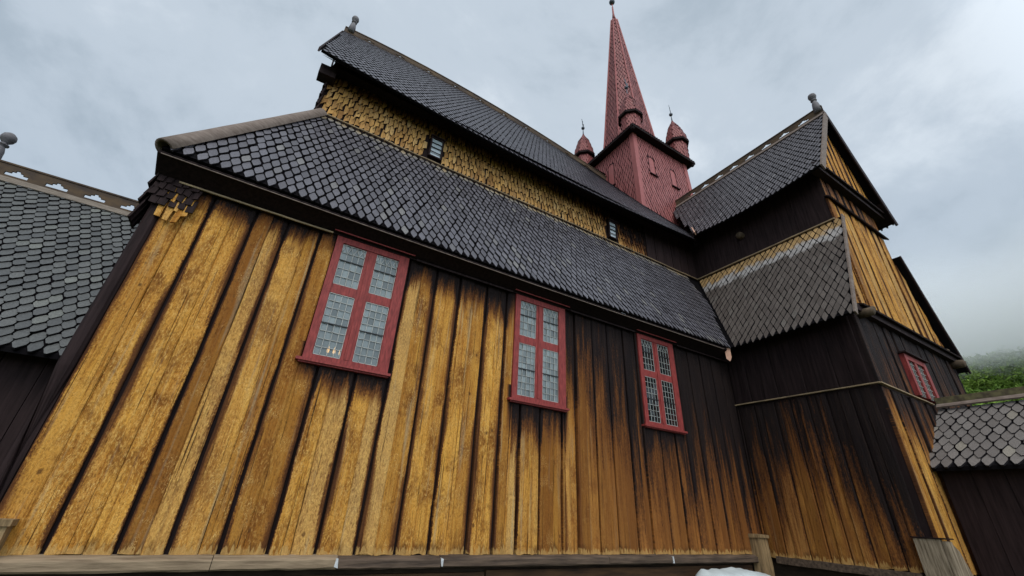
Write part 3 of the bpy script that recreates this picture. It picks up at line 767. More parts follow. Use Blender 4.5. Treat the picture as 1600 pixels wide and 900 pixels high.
mb.build('corner_post', [M['casing'], M['tar']], church, label='pale grey plank casing at the foot of the transept corner')

# ---- foundation
mb = MB()
mb.box(-1.5, XL, .03, .3, -GZ, ZB - .1); mb.box(XL + .03, XL + .3, YT + .03, -.0, -GZ, ZB - .1); mb.box(XL + .35, 14.1, YT + .04, YT + .3, -GZ, ZB - .1)
o = mb.build('foundation', M['stone'], church)
mb = MB()
for (a, b, z) in ((-1.5, 3.0, -.80), (3.02, 8.6, -.78)): mb.box(a, b, -.02, .06, z - .1, z + .1, 0, .006)
for (a, b, z) in ((-1.5, 4.0, -1.05), (4.02, 8.6, -1.06)): mb.box(a, b, -.03, .06, z - .12, z + .12, 0, .006)
mb.build('base_planks', mat_plain('base_plank_wood', (.012, .008, .007), (.10, .052, .024), 1.3, .8, .15, (1, 1, 9), .5), o)

# ---- windows
def window(x, glass, label):
    mb = MB(); z0, z1 = WZ0, WZ1; x1 = x + WW
    fy0, fy1 = -.072, .10
    mb.box(x, x + .095, fy0, fy1, z0, z1); mb.box(x1 - .14, x1, fy0 - .003, fy1, z0, z1)
    mb.box(x + .095, x1 - .14, fy0, fy1, z1 - .12, z1); mb.box(x + .095, x1 - .14, fy0, fy1, z0, z0 + .065)
    mb.box(x + .43, x + .57, fy0 + .012, fy1, z0 + .065, z1 - .12)            # mullion
    for a, b in ((x + .095, x + .43), (x + .57, x1 - .14)): mb.box(a, b, fy0 + .016, fy1, 2.42, 2.54)     # transom
    # inner sash edges
    for a, b in ((x + .095, x + .43), (x + .57, x1 - .14)):
        for (c, d) in ((z0 + .065, 2.42), (2.54, z1 - .12)):
            for q in ((a, a + .007, c, d), (b - .007, b, c, d)): mb.box(q[0], q[1], fy0 + .018, fy1 - .02, q[2], q[3])
            for q in ((c, c + .008), (d - .008, d)): mb.box(a + .007, b - .007, fy0 + .018, fy1 - .02, q[0], q[1])
    # small cover strip down the middle of each member
    mb.box(x + .47, x + .53, fy0 - .0, fy0 + .012, z0 + .07, z1 - .13)
    w = mb.build('window', M['red'], church, label=label)
    s = MB(); s.box(x - .065, x1 + .035, -.118, -.005, z0 - .035, z0 - .002, 0, .002); s.box(x - .035, x1 + .015, -.092, -.003, z0 - .055, z0 - .036, 0, .001)
    s.build('sill', M['red'], w)
    s = MB()
    s.add([(x - .06, -.145, z1 + .012), (x1 + .06, -.145, z1 + .012), (x1 + .06, -.05, z1 + .05), (x - .06, -.05, z1 + .05),
           (x - .06, -.145, z1 - .004), (x1 + .06, -.145, z1 - .004), (x1 + .06, -.05, z1 + .03), (x - .06, -.05, z1 + .03)],
          [(0, 1, 2, 3), (4, 7, 6, 5), (0, 4, 5, 1), (1, 5, 6, 2), (3, 7, 4, 0)])
    s.build('hood', M['red'], w)
    for a, b in ((x + .102, x + .423), (x + .577, x1 - .147)):
        for (c, d, up) in ((z0 + .073, 2.412, 0), (2.548, z1 - .128, 1)):
            p = MB(); nc = 4; y = -.042
            top = d - (.13 if up else 0)
            nr = 4 if up else 8
            bar = c + (top - c) * (.75 if up else .5)
            for i in range(nc):
                for k in range(nr + (1 if up else 0)):
                    xa, xb = a + (b - a) * i / nc, a + (b - a) * (i + 1) / nc
                    if k == nr: za, zb = top, d
                    else: za, zb = c + (top - c) * k / nr, c + (top - c) * (k + 1) / nr
                    tx, tz = random.uniform(-.0035, .0035), random.uniform(-.003, .003)
                    p.add([(xa, y - tx - tz, za), (xb, y + tx - tz, za), (xb, y + tx + tz, zb), (xa, y - tx + tz, zb)], [(0, 1, 2, 3)], 0)
            lw, yl = .0075, y - .009
            def strip(x0, za, x1_, zb, wd=lw, m=1):
                p.bar((x0, yl, za), (x1_, yl, zb), .006, wd, (0, 0, 1) if abs(x1_ - x0) > abs(zb - za) else (1, 0, 0), m)
            for i in range(1, nc): strip(a + (b - a) * i / nc, c, a + (b - a) * i / nc, top)
            for k in range(1, nr + (1 if up else 0)):
                zz = c + (top - c) * k / nr
                strip(a, zz, b, zz)
            for xx in (a + .004, b - .004): strip(xx, c, xx, d)
            for zz in (c + .004, d - .004): strip(a, zz, b, zz)
            if up:
                st = (b - a) / nc
                for i in range(nc):
                    strip(a + st * i, top, a + st * (i + .5), d - .03); strip(a + st * (i + 1), top, a + st * (i + .5), d - .03)
                    strip(a + st * (i + .5), d - .03, a + st * (i + .25), d); strip(a + st * (i + .5), d - .03, a + st * (i + .75), d)
            p.bar((a, yl - .008, bar), (b, yl - .008, bar), .008, .012, (0, 0, 1), 2)
            p.build('pane', [glass, M['lead'], M['leadd']], w)
    return w
window(WX[0], M['glass_painted_sky'], 'largest-looking red window, nearest the west corner, with grey leaded panes')
window(WX[1], M['glass_painted_sky'], 'middle red window of the long wall with grey leaded panes')
window(WX[2], M['glass_dark'], 'red window nearest the transept with dark panes in pale leading')

# ---- south aisle roof
A0 = (ZC - ZE) / (YC + .35); AL = math.hypot(ZC - ZE, YC + .35)
def PA(u, v, h):             # u = x, v = up the slope
    t = v / AL; y = -.35 + (YC + .35) * t; z = ZE + (ZC - ZE) * t - sag(u) * (1 - t)
    return (u, y - h * A0 / math.hypot(1, A0), z + h / math.hypot(1, A0))
hipx = lambda v: -1.78 + 1.26 * v / AL
valx = lambda v: 8.80 + 1.37 * v / AL
mb = MB()
sheet(mb, PA, hipx, valx, AL, 24, 4)
shingles(mb, PA, 11.2, AL, .127, .172, lambda u, v: hipx(v) + .05 < u < valx(v) - .02, u0=-1.8, v0=-.05, lift=.026, thick=.024, tw=.05, deep=.60, gap=.22)
aroof = mb.build('aisle_roof', [M['sh_main'], M['sh_edge'], M['under']], church, label='long lower roof slope of pointed grey shingles above the three windows')
# hipped west end of the aisle roof
WL = math.hypot(ZC - ZE, 1.26)
def PHW(u, v, h):
    t = v / WL; return (-1.78 + 1.26 * t - h * .9, u, ZE + (ZC - ZE) * t + h * .4)
mb.__init__()
mb.add([PHW(-.35, 0, 0), PHW(YC, WL, 0), PHW(6.7, WL, 0), PHW(8.0, 0, 0)], [(0, 1, 2, 3)], 2)
shingles(mb, PHW, 8.3, WL, .127, .172, lambda u, v: -.35 + 1.37 * v / WL + .03 < u < 8.0 - 1.3 * v / WL, u0=-.35)
mb.build('aisle_roof', [M['sh_main'], M['sh_edge'], M['under']], church, label='hipped west end of the lower roof')
mb = MB()                     # half-round hollowed log covering the hip
a, b = Vector((-1.76, -.33, ZE + .0)), Vector((-.51, 1.02, ZC + .0)); d = (b - a).normalized(); sd = d.cross(Vector((0, 0, 1))).normalized(); up = sd.cross(d)
pts = []; n = 10; L_ = 10
for i in range(L_ + 1):
    c = a.lerp(b, i / L_); j = random.uniform(-.004, .004)
    for r in (.115, .085):
        for k in range(n + 1):
            t = math.pi * (k / n) * 1.1 - math.pi * .05; pts.append(c + sd * math.cos(t) * (r + j) + up * (math.sin(t) * (r + j)))
f = []; q = 2 * (n + 1)
for i in range(L_):
    for k in range(n):
        f.append((i * q + k, i * q + k + 1, (i + 1) * q + k + 1, (i + 1) * q + k)); f.append((i * q + n + 1 + k, (i + 1) * q + n + 1 + k, (i + 1) * q + n + 2 + k, i * q + n + 2 + k))
for k in range(n): f.append((k, n + 1 + k, n + 2 + k, k + 1))
mb.add(pts, f); mb.build('hip_cap', M['capwood'], aroof, True)
mb = MB()                     # lath and flashing where the roof meets the clerestory
for i in range(16):
    xa, xb = -.5 + i * .66, -.5 + (i + 1) * .66
    mb.bar((xa, YC - .07, ZC - .005 + random.uniform(-.008, .008)), (xb, YC - .07, ZC - .005 + random.uniform(-.008, .008)), .025, .02)
mb.build('top_lath', M['lath'], aroof)
mb = MB(); sp0 = [(8.73, -.25, 3.50), (8.79, -.35, 3.50), (8.79, -.35, 3.26), (8.765, -.31, 3.17), (8.73, -.26, 3.24)]
mb.add(sp0 + [(a - .022, b - .012, c) for a, b, c in sp0], [(0, 1, 2, 3, 4), (9, 8, 7, 6, 5), (0, 5, 6, 1), (1, 6, 7, 2), (2, 7, 8, 3), (3, 8, 9, 4), (4, 9, 5, 0)])
mb.build('valley_spout', M['newwood'], aroof)

# ---- clerestory
mb = MB()
PC = lambda u, v, h: (u, YC - h, ZC - .02 + v)
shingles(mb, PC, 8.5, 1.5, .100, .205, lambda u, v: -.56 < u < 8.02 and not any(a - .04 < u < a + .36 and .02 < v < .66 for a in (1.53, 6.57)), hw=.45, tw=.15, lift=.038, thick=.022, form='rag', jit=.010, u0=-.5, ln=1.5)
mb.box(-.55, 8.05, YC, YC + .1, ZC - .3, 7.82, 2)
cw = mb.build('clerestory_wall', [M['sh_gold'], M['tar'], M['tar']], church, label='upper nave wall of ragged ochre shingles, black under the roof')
mb = MB()
mb.box(8.05, XC, YC - .0, YC + .1, ZC - .3, 7.85)
for k in range(6): mb.box(8.06 + k * .35, 8.06 + k * .35 + .33, YC - .03 - .006 * (k % 2), YC - .002, ZC, 7.8)
mb.box(8.0, 8.06, YC - .07, YC, ZC, 7.8)
mb.build('clerestory_wall', M['tar2'], church, label='plain tar-black boarding at the transept end of the upper nave wall')
mb = MB()
for i in range(11):
    y = YC + i * .5
    mb.box(-.60 - .01 * (i % 2), -.555, y + .01, min(y + .49, 6.68), ZC - .4, 7.8)
mb.box(-.555, -.45, YC, 6.68, ZC - .4, 7.8)
wcl = mb.build('clerestory_wall', M['tar2'], church, label='west end wall of the upper nave, seen edge on')
mb = MB()
# ragged shingles on the corner
for i in range(11):
    for k in range(2):
        y = YC - .05 + k * .1 + (.05 if i % 2 else 0); z = 7.6 - i * .12
        mb.add([(-.66, y - .05, z - .2), (-.66, y + .05, z - .2), (-.60, y + .05, z + .05), (-.60, y - .05, z + .05), (-.62, y - .05, z - .2), (-.62, y + .05, z - .2), (-.59, y + .05, z + .05), (-.59, y - .05, z + .05)], [(0, 3, 2, 1), (0, 1, 5, 4), (0, 4, 7, 3), (4, 5, 6, 7)])
mb.build('corner_shingles', M['tar2'], wcl)
for a in (1.55, 6.59):
    mb = MB(); z0, z1 = 6.42, 6.96; b = a + .29
    mb.box(a, a + .03, YC - .085, YC - .002, z0, z1); mb.box(b - .03, b, YC - .085, YC - .002, z0, z1); mb.box(a + .03, b - .03, YC - .085, YC - .002, z1 - .03, z1); mb.box(a + .03, b - .03, YC - .085, YC - .002, z0, z0 + .03)
    mb.box(a - .02, b + .02, YC - .12, YC - .002, z1 + .003, z1 + .03)
    w = mb.build('small_window', M['tar2'], church, label='small upper window near the west end' if a < 3 else 'small upper window near the transept')
    p = MB(); p.quad((a + .03, YC - .04, z0 + .03), (b - .03, YC - .04, z0 + .03), (b - .03, YC - .055, z1 - .03), (a + .03, YC - .055, z1 - .03))
    for q in (.27, .5, .73): zz = z0 + (z1 - z0) * q; p.box(a + .03, b - .03, YC - .075, YC - .058, zz - .007, zz + .007, 1)
    p.build('pane', [mat_plain('pale_pane', (.42, .47, .50), (.50, .55, .58), 4, .15, .5), M['leadd']], w)
# plate end sticking out past the west wall under the eave
mb = MB(); mb.box(-.80, -.5, YC - .24, YC - .0, 7.06, 7.30, 0, .015); mb.build('beam_end', M['tar2'], church)

# ---- nave roof
YE, ZN = .47, 7.27
BL = math.hypot(YR - YE, ZR - ZN); BS = (ZR - ZN) / (YR - YE)
def zrf(u): return 12.76 - (.020 if u < 1.9 else .011) * (u - 1.9) ** 2
def sag2(u):
    t = min(1, max(0, (u + .9) / 10.5)); return .22 * math.sin(math.pi * t)
def PN(u, v, h):
    t = v / BL; y = YE + (YR - YE) * t; z = ZN + (zrf(u) - ZN) * t - sag2(u) * (1 - t)
    return (u, y - h * BS / math.hypot(1, BS), z + h / math.hypot(1, BS))
vn = lambda v: 9.62 + 1.95 * (v / BL) * 1.67
mb = MB()
sheet(mb, PN, lambda v: -.84 - .12 * v / BL, lambda v: 9.6 + 3.2 * v / BL, BL, 24, 5)
mb.quad((-.93, YR, ZR), (12.8, YR, ZR), (12.8, 2 * YR - YE, ZN), (-.93, 2 * YR - YE, ZN), 2)
shingles(mb, PN, 13, BL, .130, .172, lambda u, v: -.82 - .12 * v / BL < u < vn(v) - .03, u0=-.90, v0=-.05, lift=.011, thick=.012, tw=.08, deep=.6, gap=.30)
nroof = mb.build('nave_roof', [M['sh_nave'], M['sh_edge'], M['under']], church, label='steep dark upper roof of the nave seen from below')
mb = MB()                     # eave boarding beneath, verge boards at the west
mb.add([PN(-.82, .0, -.055), PN(10, 0, -.055), (10, YC, 7.80), (-.55, YC, 7.80), PN(-.82, .0, -.075), PN(10, 0, -.075), (10, YC, 7.76), (-.55, YC, 7.76)], [(0, 1, 2, 3), (7, 6, 5, 4)], 0)
mb.box(-.6, 10.0, YC - .22, YC - .002, 7.40, 7.62, 0)
mb.build('soffit', M['tar'], nroof)
mb = MB()
mb.slab((-.86, YE - .02, ZN - .12), (-.99, YR, ZR - .06), (-.99, YR, ZR + .08), (-.86, YE - .02, ZN + .0), .03)
mb.slab((-.97, 2 * YR - YE, ZN - .12), (-.97, 2 * YR - YE, ZN + .05), (-.97, YR, ZR + .08), (-.97, YR, ZR - .08), .04)
mb.build('verge_board', M['tar2'], nroof)
mb = MB(); mb.add([(-.58, YC, 7.8), (-.58, YR, ZR - .15), (-.58, 6.68, 7.8)], [(0, 1, 2)]); mb.build('west_gable', M['tar2'], nroof)
mb = MB(); crest(mb, (-.98, YR, 0), Vector((1, 0, 0)), 10.6, h=.17, pitch=.98, first=.75, zf=lambda q: zrf(q - .98) + .02, os=.45); mb.build('ridge_crest', M['crest'], nroof)
mb = MB()
for i in range(12):
    xa, xb = -.98 + i * .885, -.98 + (i + 1) * .885; za_, zb_ = zrf(xa), zrf(xb)
    for q, w_ in (((xa, YR - .10, za_ - .13), (xb, YR - .10, zb_ - .13)), ((xb, YR + .10, zb_ - .13), (xa, YR + .10, za_ - .13))):
        r_ = ((xb, YR, zb_ + .025), (xa, YR, za_ + .025)) if q[1] < YR else ((xa, YR, za_ + .025), (xb, YR, zb_ + .025))
        mb.slab(q, w_, r_[0], r_[1], .02)
mb.build('ridge_board', M['crest'], nroof)
finial(nroof, (-.80, YR, 12.78), .95)

# ---- transept
TCX = 11.65
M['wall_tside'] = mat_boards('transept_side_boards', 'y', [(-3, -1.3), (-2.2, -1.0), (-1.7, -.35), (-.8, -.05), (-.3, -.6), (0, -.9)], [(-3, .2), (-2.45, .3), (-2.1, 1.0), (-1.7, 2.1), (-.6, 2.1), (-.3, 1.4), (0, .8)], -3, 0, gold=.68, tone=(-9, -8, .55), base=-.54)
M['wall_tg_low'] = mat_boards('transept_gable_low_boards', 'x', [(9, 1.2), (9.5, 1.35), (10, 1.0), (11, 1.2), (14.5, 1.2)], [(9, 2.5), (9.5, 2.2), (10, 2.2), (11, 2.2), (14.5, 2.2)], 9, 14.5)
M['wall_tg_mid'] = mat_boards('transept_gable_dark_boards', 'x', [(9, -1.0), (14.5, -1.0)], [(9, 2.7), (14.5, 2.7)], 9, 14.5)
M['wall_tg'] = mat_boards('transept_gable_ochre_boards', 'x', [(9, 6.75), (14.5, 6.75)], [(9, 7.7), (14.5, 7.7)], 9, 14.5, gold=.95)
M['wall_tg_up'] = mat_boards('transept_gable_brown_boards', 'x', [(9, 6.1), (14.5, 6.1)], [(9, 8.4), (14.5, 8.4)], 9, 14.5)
M['wall_tri'] = mat_boards('transept_gable_top_boards', 'x', gold=1.05)
PTS = lambda u, z, h: (XL - h, u, z)
mb = MB()
boards(mb, PTS, plank_layout(YT + .10, -.01, module=.36, gap=.016, hmin=.03, hmax=.045), ZB - .02, 2.24, bottom=.035)
mb.box(XL, XL + .1, YT, 0, ZB - .1, 2.3, 1)
tw = mb.build('transept_wall', [M['wall_tside'], M['tar']], church, label='lower side wall of the transept, black above and ochre-brown at the foot')
mb = MB(); mb.bar((XL - .05, YT + .28, ZB - .075), (XL - .05, -.24, ZB - .06), .11, .11, seg=8, j=.006); mb.build('sill_log', M['sillwood'], tw)
mb = MB()
boards(mb, PTS, plank_layout(YT + .08, -.01, module=.5, gap=.006, hmin=.022, hmax=.026), 2.30, 3.7, mat=0)
mb.box(XL, XL + .1, YT, 0, 2.3, 3.8, 0)
mb.build('transept_wall', M['tar'], church, label='upper side wall of the transept, smooth tar-black boards')
mb = MB(); mb.bar((XL - .05, YT - .06, 2.262), (XL - .05, .0, 2.30), .06, .020, seg=6, j=.004); mb.bar((XL - .07, YT - .055, 2.262), (11.35, YT - .055, 2.225), .06, .020, seg=6, j=.003)
mb.build('belt_lath', M['lath'], church, label='weathered pale lath running round the transept between its two tiers')
PTG = lambda u, z, h: (u, YT - h, z)
mb = MB()
boards(mb, PTG, plank_layout(XL - .02, 14.2, module=.40, gap=.03), ZB - .02, 2.21)
mb.box(XL + .1, 14.2, YT, YT + .1, ZB - .1, 2.3, 1)
mb.build('transept_gable_wall', [M['wall_tg_low'], M['tar']], church, label='lowest tier of the transept gable, ochre boards fading to black')
TWX = 10.75
mb = MB()
boards(mb, PTG, plank_layout(XL - .02, 14.2, module=.44, gap=.02, hmin=.02, hmax=.035), 2.28, 3.78, holes=[(TWX, TWX + 1.04, 2.1, 3.16)])
mb.box(XL + .1, TWX, YT, YT + .1, 2.3, 3.9, 1); mb.box(TWX + 1.04, 14.2, YT, YT + .1, 2.3, 3.9, 1); mb.box(TWX, TWX + 1.04, YT, YT + .1, 3.16, 3.9, 1)
mb.build('transept_gable_wall', [M['wall_tg_mid'], M['tar']], church, label='dark brown middle tier of the transept gable with the red window')
# red window in the gable
mb = MB(); z1 = 3.16; x = TWX; x1 = x + 1.04; z0 = 2.32; ya, yb = YT - .09, YT + .10
mb.box(x, x + .11, ya, yb, z0, z1); mb.box(x1 - .14, x1, ya - .003, yb, z0, z1); mb.box(x + .11, x1 - .14, ya, yb, z1 - .11, z1); mb.box(x + .44, x + .56, ya + .01, yb, z0, z1 - .11)
w = mb.build('window', M['red'], church, label='red window in the transept gable, cut off by the porch roof')
mb = MB(); mb.box(x - .05, x1 + .05, ya - .06, YT - .02, z1 + .002, z1 + .03); mb.build('hood', M['tar2'], w)
for a, b in ((x + .11, x + .44), (x + .56, x1 - .14)):
    p = MB(); p.quad((a, YT - .05, z0), (b, YT - .05, z0), (b, YT - .05, z1 - .11), (a, YT - .05, z1 - .11))
    for i in range(1, 4): p.box(a + (b - a) * i / 4 - .004, a + (b - a) * i / 4 + .004, YT - .062, YT - .054, z0, z1 - .11, 1)
    for i in range(1, 7): zz = z0 + .11 * i; p.box(a, b, YT - .066, YT - .058, zz - .004, zz + .004, 1)
    p.build('pane', [M['glass_dark'], M['lead']], w)
# horizontal beam with drip board and log ends
mb = MB(); mb.box(XL - .0, 14.25, YT - .12, YT - .0, 3.66, 3.80); mb.slab((9.3, YT - .20, 3.80), (14.3, YT - .20, 3.80), (14.3, YT - .03, 3.87), (9.3, YT - .03, 3.87), .03)
bm_ = mb.build('gable_beam', M['tar2'], church)
for (c, r, l) in (((9.38, 3.64), .085, .26), ((14.05, 3.60), .095, .24), ((9.98, 3.92), .055, .12), ((13.9, 3.92), .05, .10)):
    mb = MB(); mb.tube([(c[0], YT + .02, c[1]), (c[0], YT - l * .6, c[1]), (c[0], YT - l, c[1] - .005), (c[0], YT - l - .025, c[1] - .01)], [r, r, r * .93, r * .6], 14); mb.build('log_end', M['logwood'], bm_, True)
# ochre gable between the aisle roofs
el = lambda z: 9.15 + (10.17 - 9.15) * min(1, max(0, (z - 3.8) / 2.5))
zt_ = lambda u: 6.90 if 10.13 < u < 13.14 else (3.83 + (6.31 - 3.83) * ((u - 9.2) / .93 if u < 11 else (14.1 - u) / .96))
mb = MB()
for a_, b_ in ((9.3, 10.12), (10.14, 13.13), (13.15, 14.0)):
    boards(mb, PTG, plank_layout(a_, b_, module=.36, gap=.018, hmin=.03, hmax=.042), 3.86, 6.90, ztop=lambda u: max(3.9, zt_(u) - .12 * (not 10.13 < u < 13.14)))
mb.add([(9.2, YT, 3.83), (14.1, YT, 3.83), (13.14, YT, 6.4), (13.14, YT, 6.95), (10.13, YT, 6.95), (10.13, YT, 6.4)], [(0, 1, 2, 3, 4, 5)], 1)
mb.build('transept_gable_wall', [M['wall_tg'], M['tar']], church, label='broad ochre tier of the transept gable between its lean-to roofs')
mb = MB(); mb.slab((10.08, YT - .12, 6.90), (13.2, YT - .12, 6.90), (13.2, YT - .02, 6.98), (10.08, YT - .02, 6.98), .03); mb.build('drip_board', M['tar2'], church)
mb = MB()
boards(mb, PTG, plank_layout(10.16, 13.12, module=.34, gap=.022, hmin=.02, hmax=.035), 6.98, 7.62)
mb.box(10.15, 13.14, YT, YT + .1, 6.9, 7.8, 1)
mb.build('transept_gable_wall', [M['wall_tg_up'], M['tar']], church, label='short brown tier of the transept gable under the topmost overhang')
YG = -2.74
mb = MB(); mb.box(9.75, 13.35, YG - .1, YT, 7.56, 7.70); mb.slab((9.75, YG - .17, 7.70), (13.35, YG - .17, 7.70), (13.35, YG - .02, 7.76), (9.75, YG - .02, 7.76), .03); mb.build('gable_beam', M['tar2'], church)
TS = (ZRT - 7.45) / (XR - 9.6)
PTR = lambda u, z, h: (u, YG - h, z)
mb = MB()
boards(mb, PTR, plank_layout(9.85, 13.25, module=.33, gap=.02, hmin=.02, hmax=.04), 7.76, 10, ztop=lambda u: max(7.8, ZRT - .1 - TS * abs(u - XR)))
mb.add([(9.75, YG, 7.7), (13.35, YG, 7.7), (XR, YG, ZRT)], [(0, 1, 2)], 1)
mb.build('transept_gable_wall', [M['wall_tri'], M['tar']], church, label='topmost ochre triangle of the transept gable')
# upper side walls
mb = MB(); mb.box(XC, XC + .1, YT, YC, ZC - .4, 8.05)
for k in range(5): y = YT + .0 + k * .74; mb.box(XC - .022 - .006 * (k % 2), XC, y + .004, y + .735, ZC - .1, 7.95)
mb.build('transept_wall', M['tar2'], church, label='tar-black upper side wall of the transept between its two roofs')
mb = MB(); mb.bar((XC - .04, YT - .03, ZC - .01), (XC - .04, YC, ZC + .02), .07, .03, seg=8, j=.004); mb.build('belt_lath', M['lath'], church)
mb = MB(); mb.tube([(XC + .05, -.55, 7.02), (XC - .14, -.55, 7.02), (XC - .17, -.55, 7.02)], [.10, .095, .06], 12); mb.build('log_end', M['logwood'], church, True)
mb = MB(); mb.box(12.95, 13.05, YT, 9, 6.0, 7.7); mb.box(14.1, 14.2, YT, 9, -GZ, 3.8); mb.build('transept_wall', M['tar2'], church, label='far side walls of the transept')

# lower lean-to roof of the transept (west slope) and its mirror
def PT(u, v, h, s=1):        # u = -y from the valley side, v up
    t = v / AL; x = 8.80 + 1.37 * t; z = ZE + (ZC - ZE) * t
    x = x - h * A0 / math.hypot(1, A0); z = z + h / math.hypot(1, A0)
    return (x, u, z) if s == 1 else (2 * TCX - x, u, z)
YV = YT - .16
for s, nm in ((1, 'lower transept roof of brown-grey shingles with a newer tan band along its top'), (-1, 'far lower transept roof, seen as an edge')):
    mb = MB(); e0, e1 = (-.35, 1.02) if s == 1 else (6, 6)
    q = [PT(YV, 0, 0, s), PT(e0, 0, 0, s), PT(e1, AL, 0, s), PT(YV, AL, 0, s), PT(YV, 0, -.05, s), PT(e0, 0, -.05, s), PT(e1, AL, -.05, s), PT(YV, AL, -.05, s)]
    mb.add(q, [(0, 1, 2, 3), (7, 6, 5, 4), (0, 4, 5, 1), (0, 3, 7, 4)], 2)
    shingles(mb, lambda u, v, h: PT(u, v, h, s), 4.2 if s == 1 else 8.6, AL, .142, .155, (lambda u, v: YV < u < -.35 + 1.37 * v / AL - .03) if s == 1 else (lambda u, v: YV < u < 6), u0=YV + .05, v0=-.05, lift=.018, thick=.016, tw=.05, deep=.85, gap=.17)
    lr = mb.build('transept_aisle_roof', [M['sh_tran'], M['sh_edge'], M['under']], church, label=nm)
    mb = MB(); a, b = Vector(PT(YV - .02, -.05, .0, s)), Vector(PT(YV - .02, AL, .0, s))
    mb.bar(a, b, .03, .10, Vector(PT(0, 0, 1, s)) - Vector(PT(0, 0, 0, s)), seg=6, j=.003); mb.build('verge_board', M['capwood'] if s == 1 else M['tar2'], lr)
    mb = MB(); mb.add([PT(YT, .02, -.06, s), PT(.2, .02, -.06, s), ((XL if s == 1 else 14.1), .2, 3.9), ((XL if s == 1 else 14.1), YT, 3.9)], [(0, 1, 2, 3)]); mb.build('soffit', M['tar'], lr)
# upper transept roof
CL = math.hypot(XR - 9.6, ZRT - 7.45)
def PU(u, v, h, s=1):
    t = v / CL; x = 9.6 + (XR - 9.6) * t; z = 7.45 + (ZRT - 7.45) * t - .10 * (1 - t) * math.sin(math.pi * min(1, max(0, (u + 2.9) / 3.4)))
    x -= h * TS / math.hypot(1, TS); z += h / math.hypot(1, TS)
    return (x, u, z) if s == 1 else (2 * XR - x, u, z)
YU = YG - .22
for s, nm in ((1, 'upper transept roof of grey shingles running up to the red tower'), (-1, 'far upper slope of the transept roof')):
    mb = MB(); yb = .45 if s == 1 else 5
    sheet(mb, lambda u, v, h: PU(u, v, h, s), lambda v: YU, (lambda v: .45 + 1.85 * v / CL) if s == 1 else (lambda v: 5 - 2.7 * v / CL), CL, 14, 5)
    shingles(mb, lambda u, v, h: PU(u, v, h, s), 5.4 if s == 1 else 5.4, CL, .135, .152, lambda u, v: YU < u < .47 + 2.1 * v / CL - .02, u0=YU + .05, v0=-.05, lift=.018, thick=.016, tw=.08, deep=.6, gap=.24)
    ur = mb.build('transept_roof', [M['sh_tran_up'], M['sh_edge'], M['under']], church, label=nm)
    mb = MB(); nn = Vector(PU(0, 0, 1, s)) - Vector(PU(0, 0, 0, s)); a, b = Vector(PU(YU - .02, -.08, -.05, s)), Vector(PU(YU - .02, CL, -.05, s))
    mb.bar(a, b, .035, .17 if s == 1 else .2, nn, seg=5, j=.002); mb.build('verge_board', M['capwood'] if s == 1 else M['tar2'], ur)
    mb = MB(); mb.add([PU(YU, .02, -.055, s), PU(.6, .02, -.055, s), ((XC if s == 1 else 13.0), .9, 7.9), ((XC if s == 1 else 13.0), YU, 7.9)], [(0, 1, 2, 3)]); mb.build('soffit', M['tar'], ur)
    if s == 1:
        mb = MB(); crest(mb, (XR, YU - .02, ZRT + .05), (0, 1, 0), 5.2, h=.22, pitch=.56, first=.55, os=.8); mb.build('ridge_crest', M['crest'], ur)
        mb = MB(); mb.slab((XR - .13, 2.3, ZRT - .12), (XR - .13, YU - .03, ZRT - .12), (XR, YU - .03, ZRT + .07), (XR, 2.3, ZRT + .07), .025)
        mb.slab((XR, 2.3, ZRT + .07), (XR, YU - .03, ZRT + .07), (XR + .13, YU - .03, ZRT - .12), (XR + .13, 2.3, ZRT - .12), .025); mb.build('ridge_board', M['capwood'], ur)
        finial(ur, (XR, YU + .10, ZRT + .22), .95)
        mb = MB(); mb.bar((9.53, .40, 7.42), (9.72, .58, 7.78), .10, .03, (1, -1, 1)); mb.build('valley_spout', M['newwood'], ur)

# ---- porch on the transept gable
PXR, PZR, PXE, PZE = 11.6, 2.17, 9.98, .97
PL = math.hypot(PXR - PXE, PZR - PZE); PS = (PZR - PZE) / (PXR - PXE)
def PP(u, v, h, s=1):
    t = v / PL; x = PXE + (PXR - PXE) * t; z = PZE + (PZR - PZE) * t
    x -= h * PS / math.hypot(1, PS); z += h / math.hypot(1, PS)
    return (x, u, z) if s == 1 else (2 * PXR - x, u, z)
for s in (1, -1):
    mb = MB(); q = [PP(YT - .05, 0, 0, s), PP(YT - .05, PL, 0, s), PP(-5.6, PL, 0, s), PP(-5.6, 0, 0, s)]; q += [Vector(k) - Vector((0, 0, .06)) for k in q]
    mb.add(q, [(0, 1, 2, 3), (7, 6, 5, 4), (0, 4, 5, 1), (2, 6, 7, 3), (0, 3, 7, 4)], 2)
    shingles(mb, lambda u, v, h: PP(-u, v, h, s), 2.9, PL - .02, .160, .225, lambda u, v: u < 5.55, u0=2.74, v0=-.05, lift=.030, thick=.028, tw=.10, deep=.62, gap=.13)
    pr = mb.build('porch_roof', [M['sh_porch'], M['sh_edge'], M['under']], church, label='low porch roof of rounded pale grey shingles at the right edge' if s == 1 else 'far slope of the low porch roof')
    if s == 1:
        mb = MB(); mb.bar((PXR - .04, -5.62, PZR + .15), (PXR - .04, YT - .06, PZR + .15), .03, .13, seg=8, j=.003); mb.build('ridge_crest', mat_plain('mossy_board', (.06, .045, .032), (.17, .15, .07), 3, .8, .2, (1, 3, 3), .4), pr)
        mb = MB(); mb.slab((PXR - .14, YT - .06, PZR - .0), (PXR - .14, -5.62, PZR - .0), (PXR - .05, -5.62, PZR + .07), (PXR - .05, YT - .06, PZR + .07), -.03); mb.build('ridge_board', M['capwood'], pr)
mb = MB()
mb.box(10.25, 10.33, -5.35, YT - .08, -GZ, .95)
for k in range(7): mb.box(10.225 - .005 * (k % 2), 10.25, -5.35 + k * .377, -5.35 + k * .377 + .37, -GZ, .95)
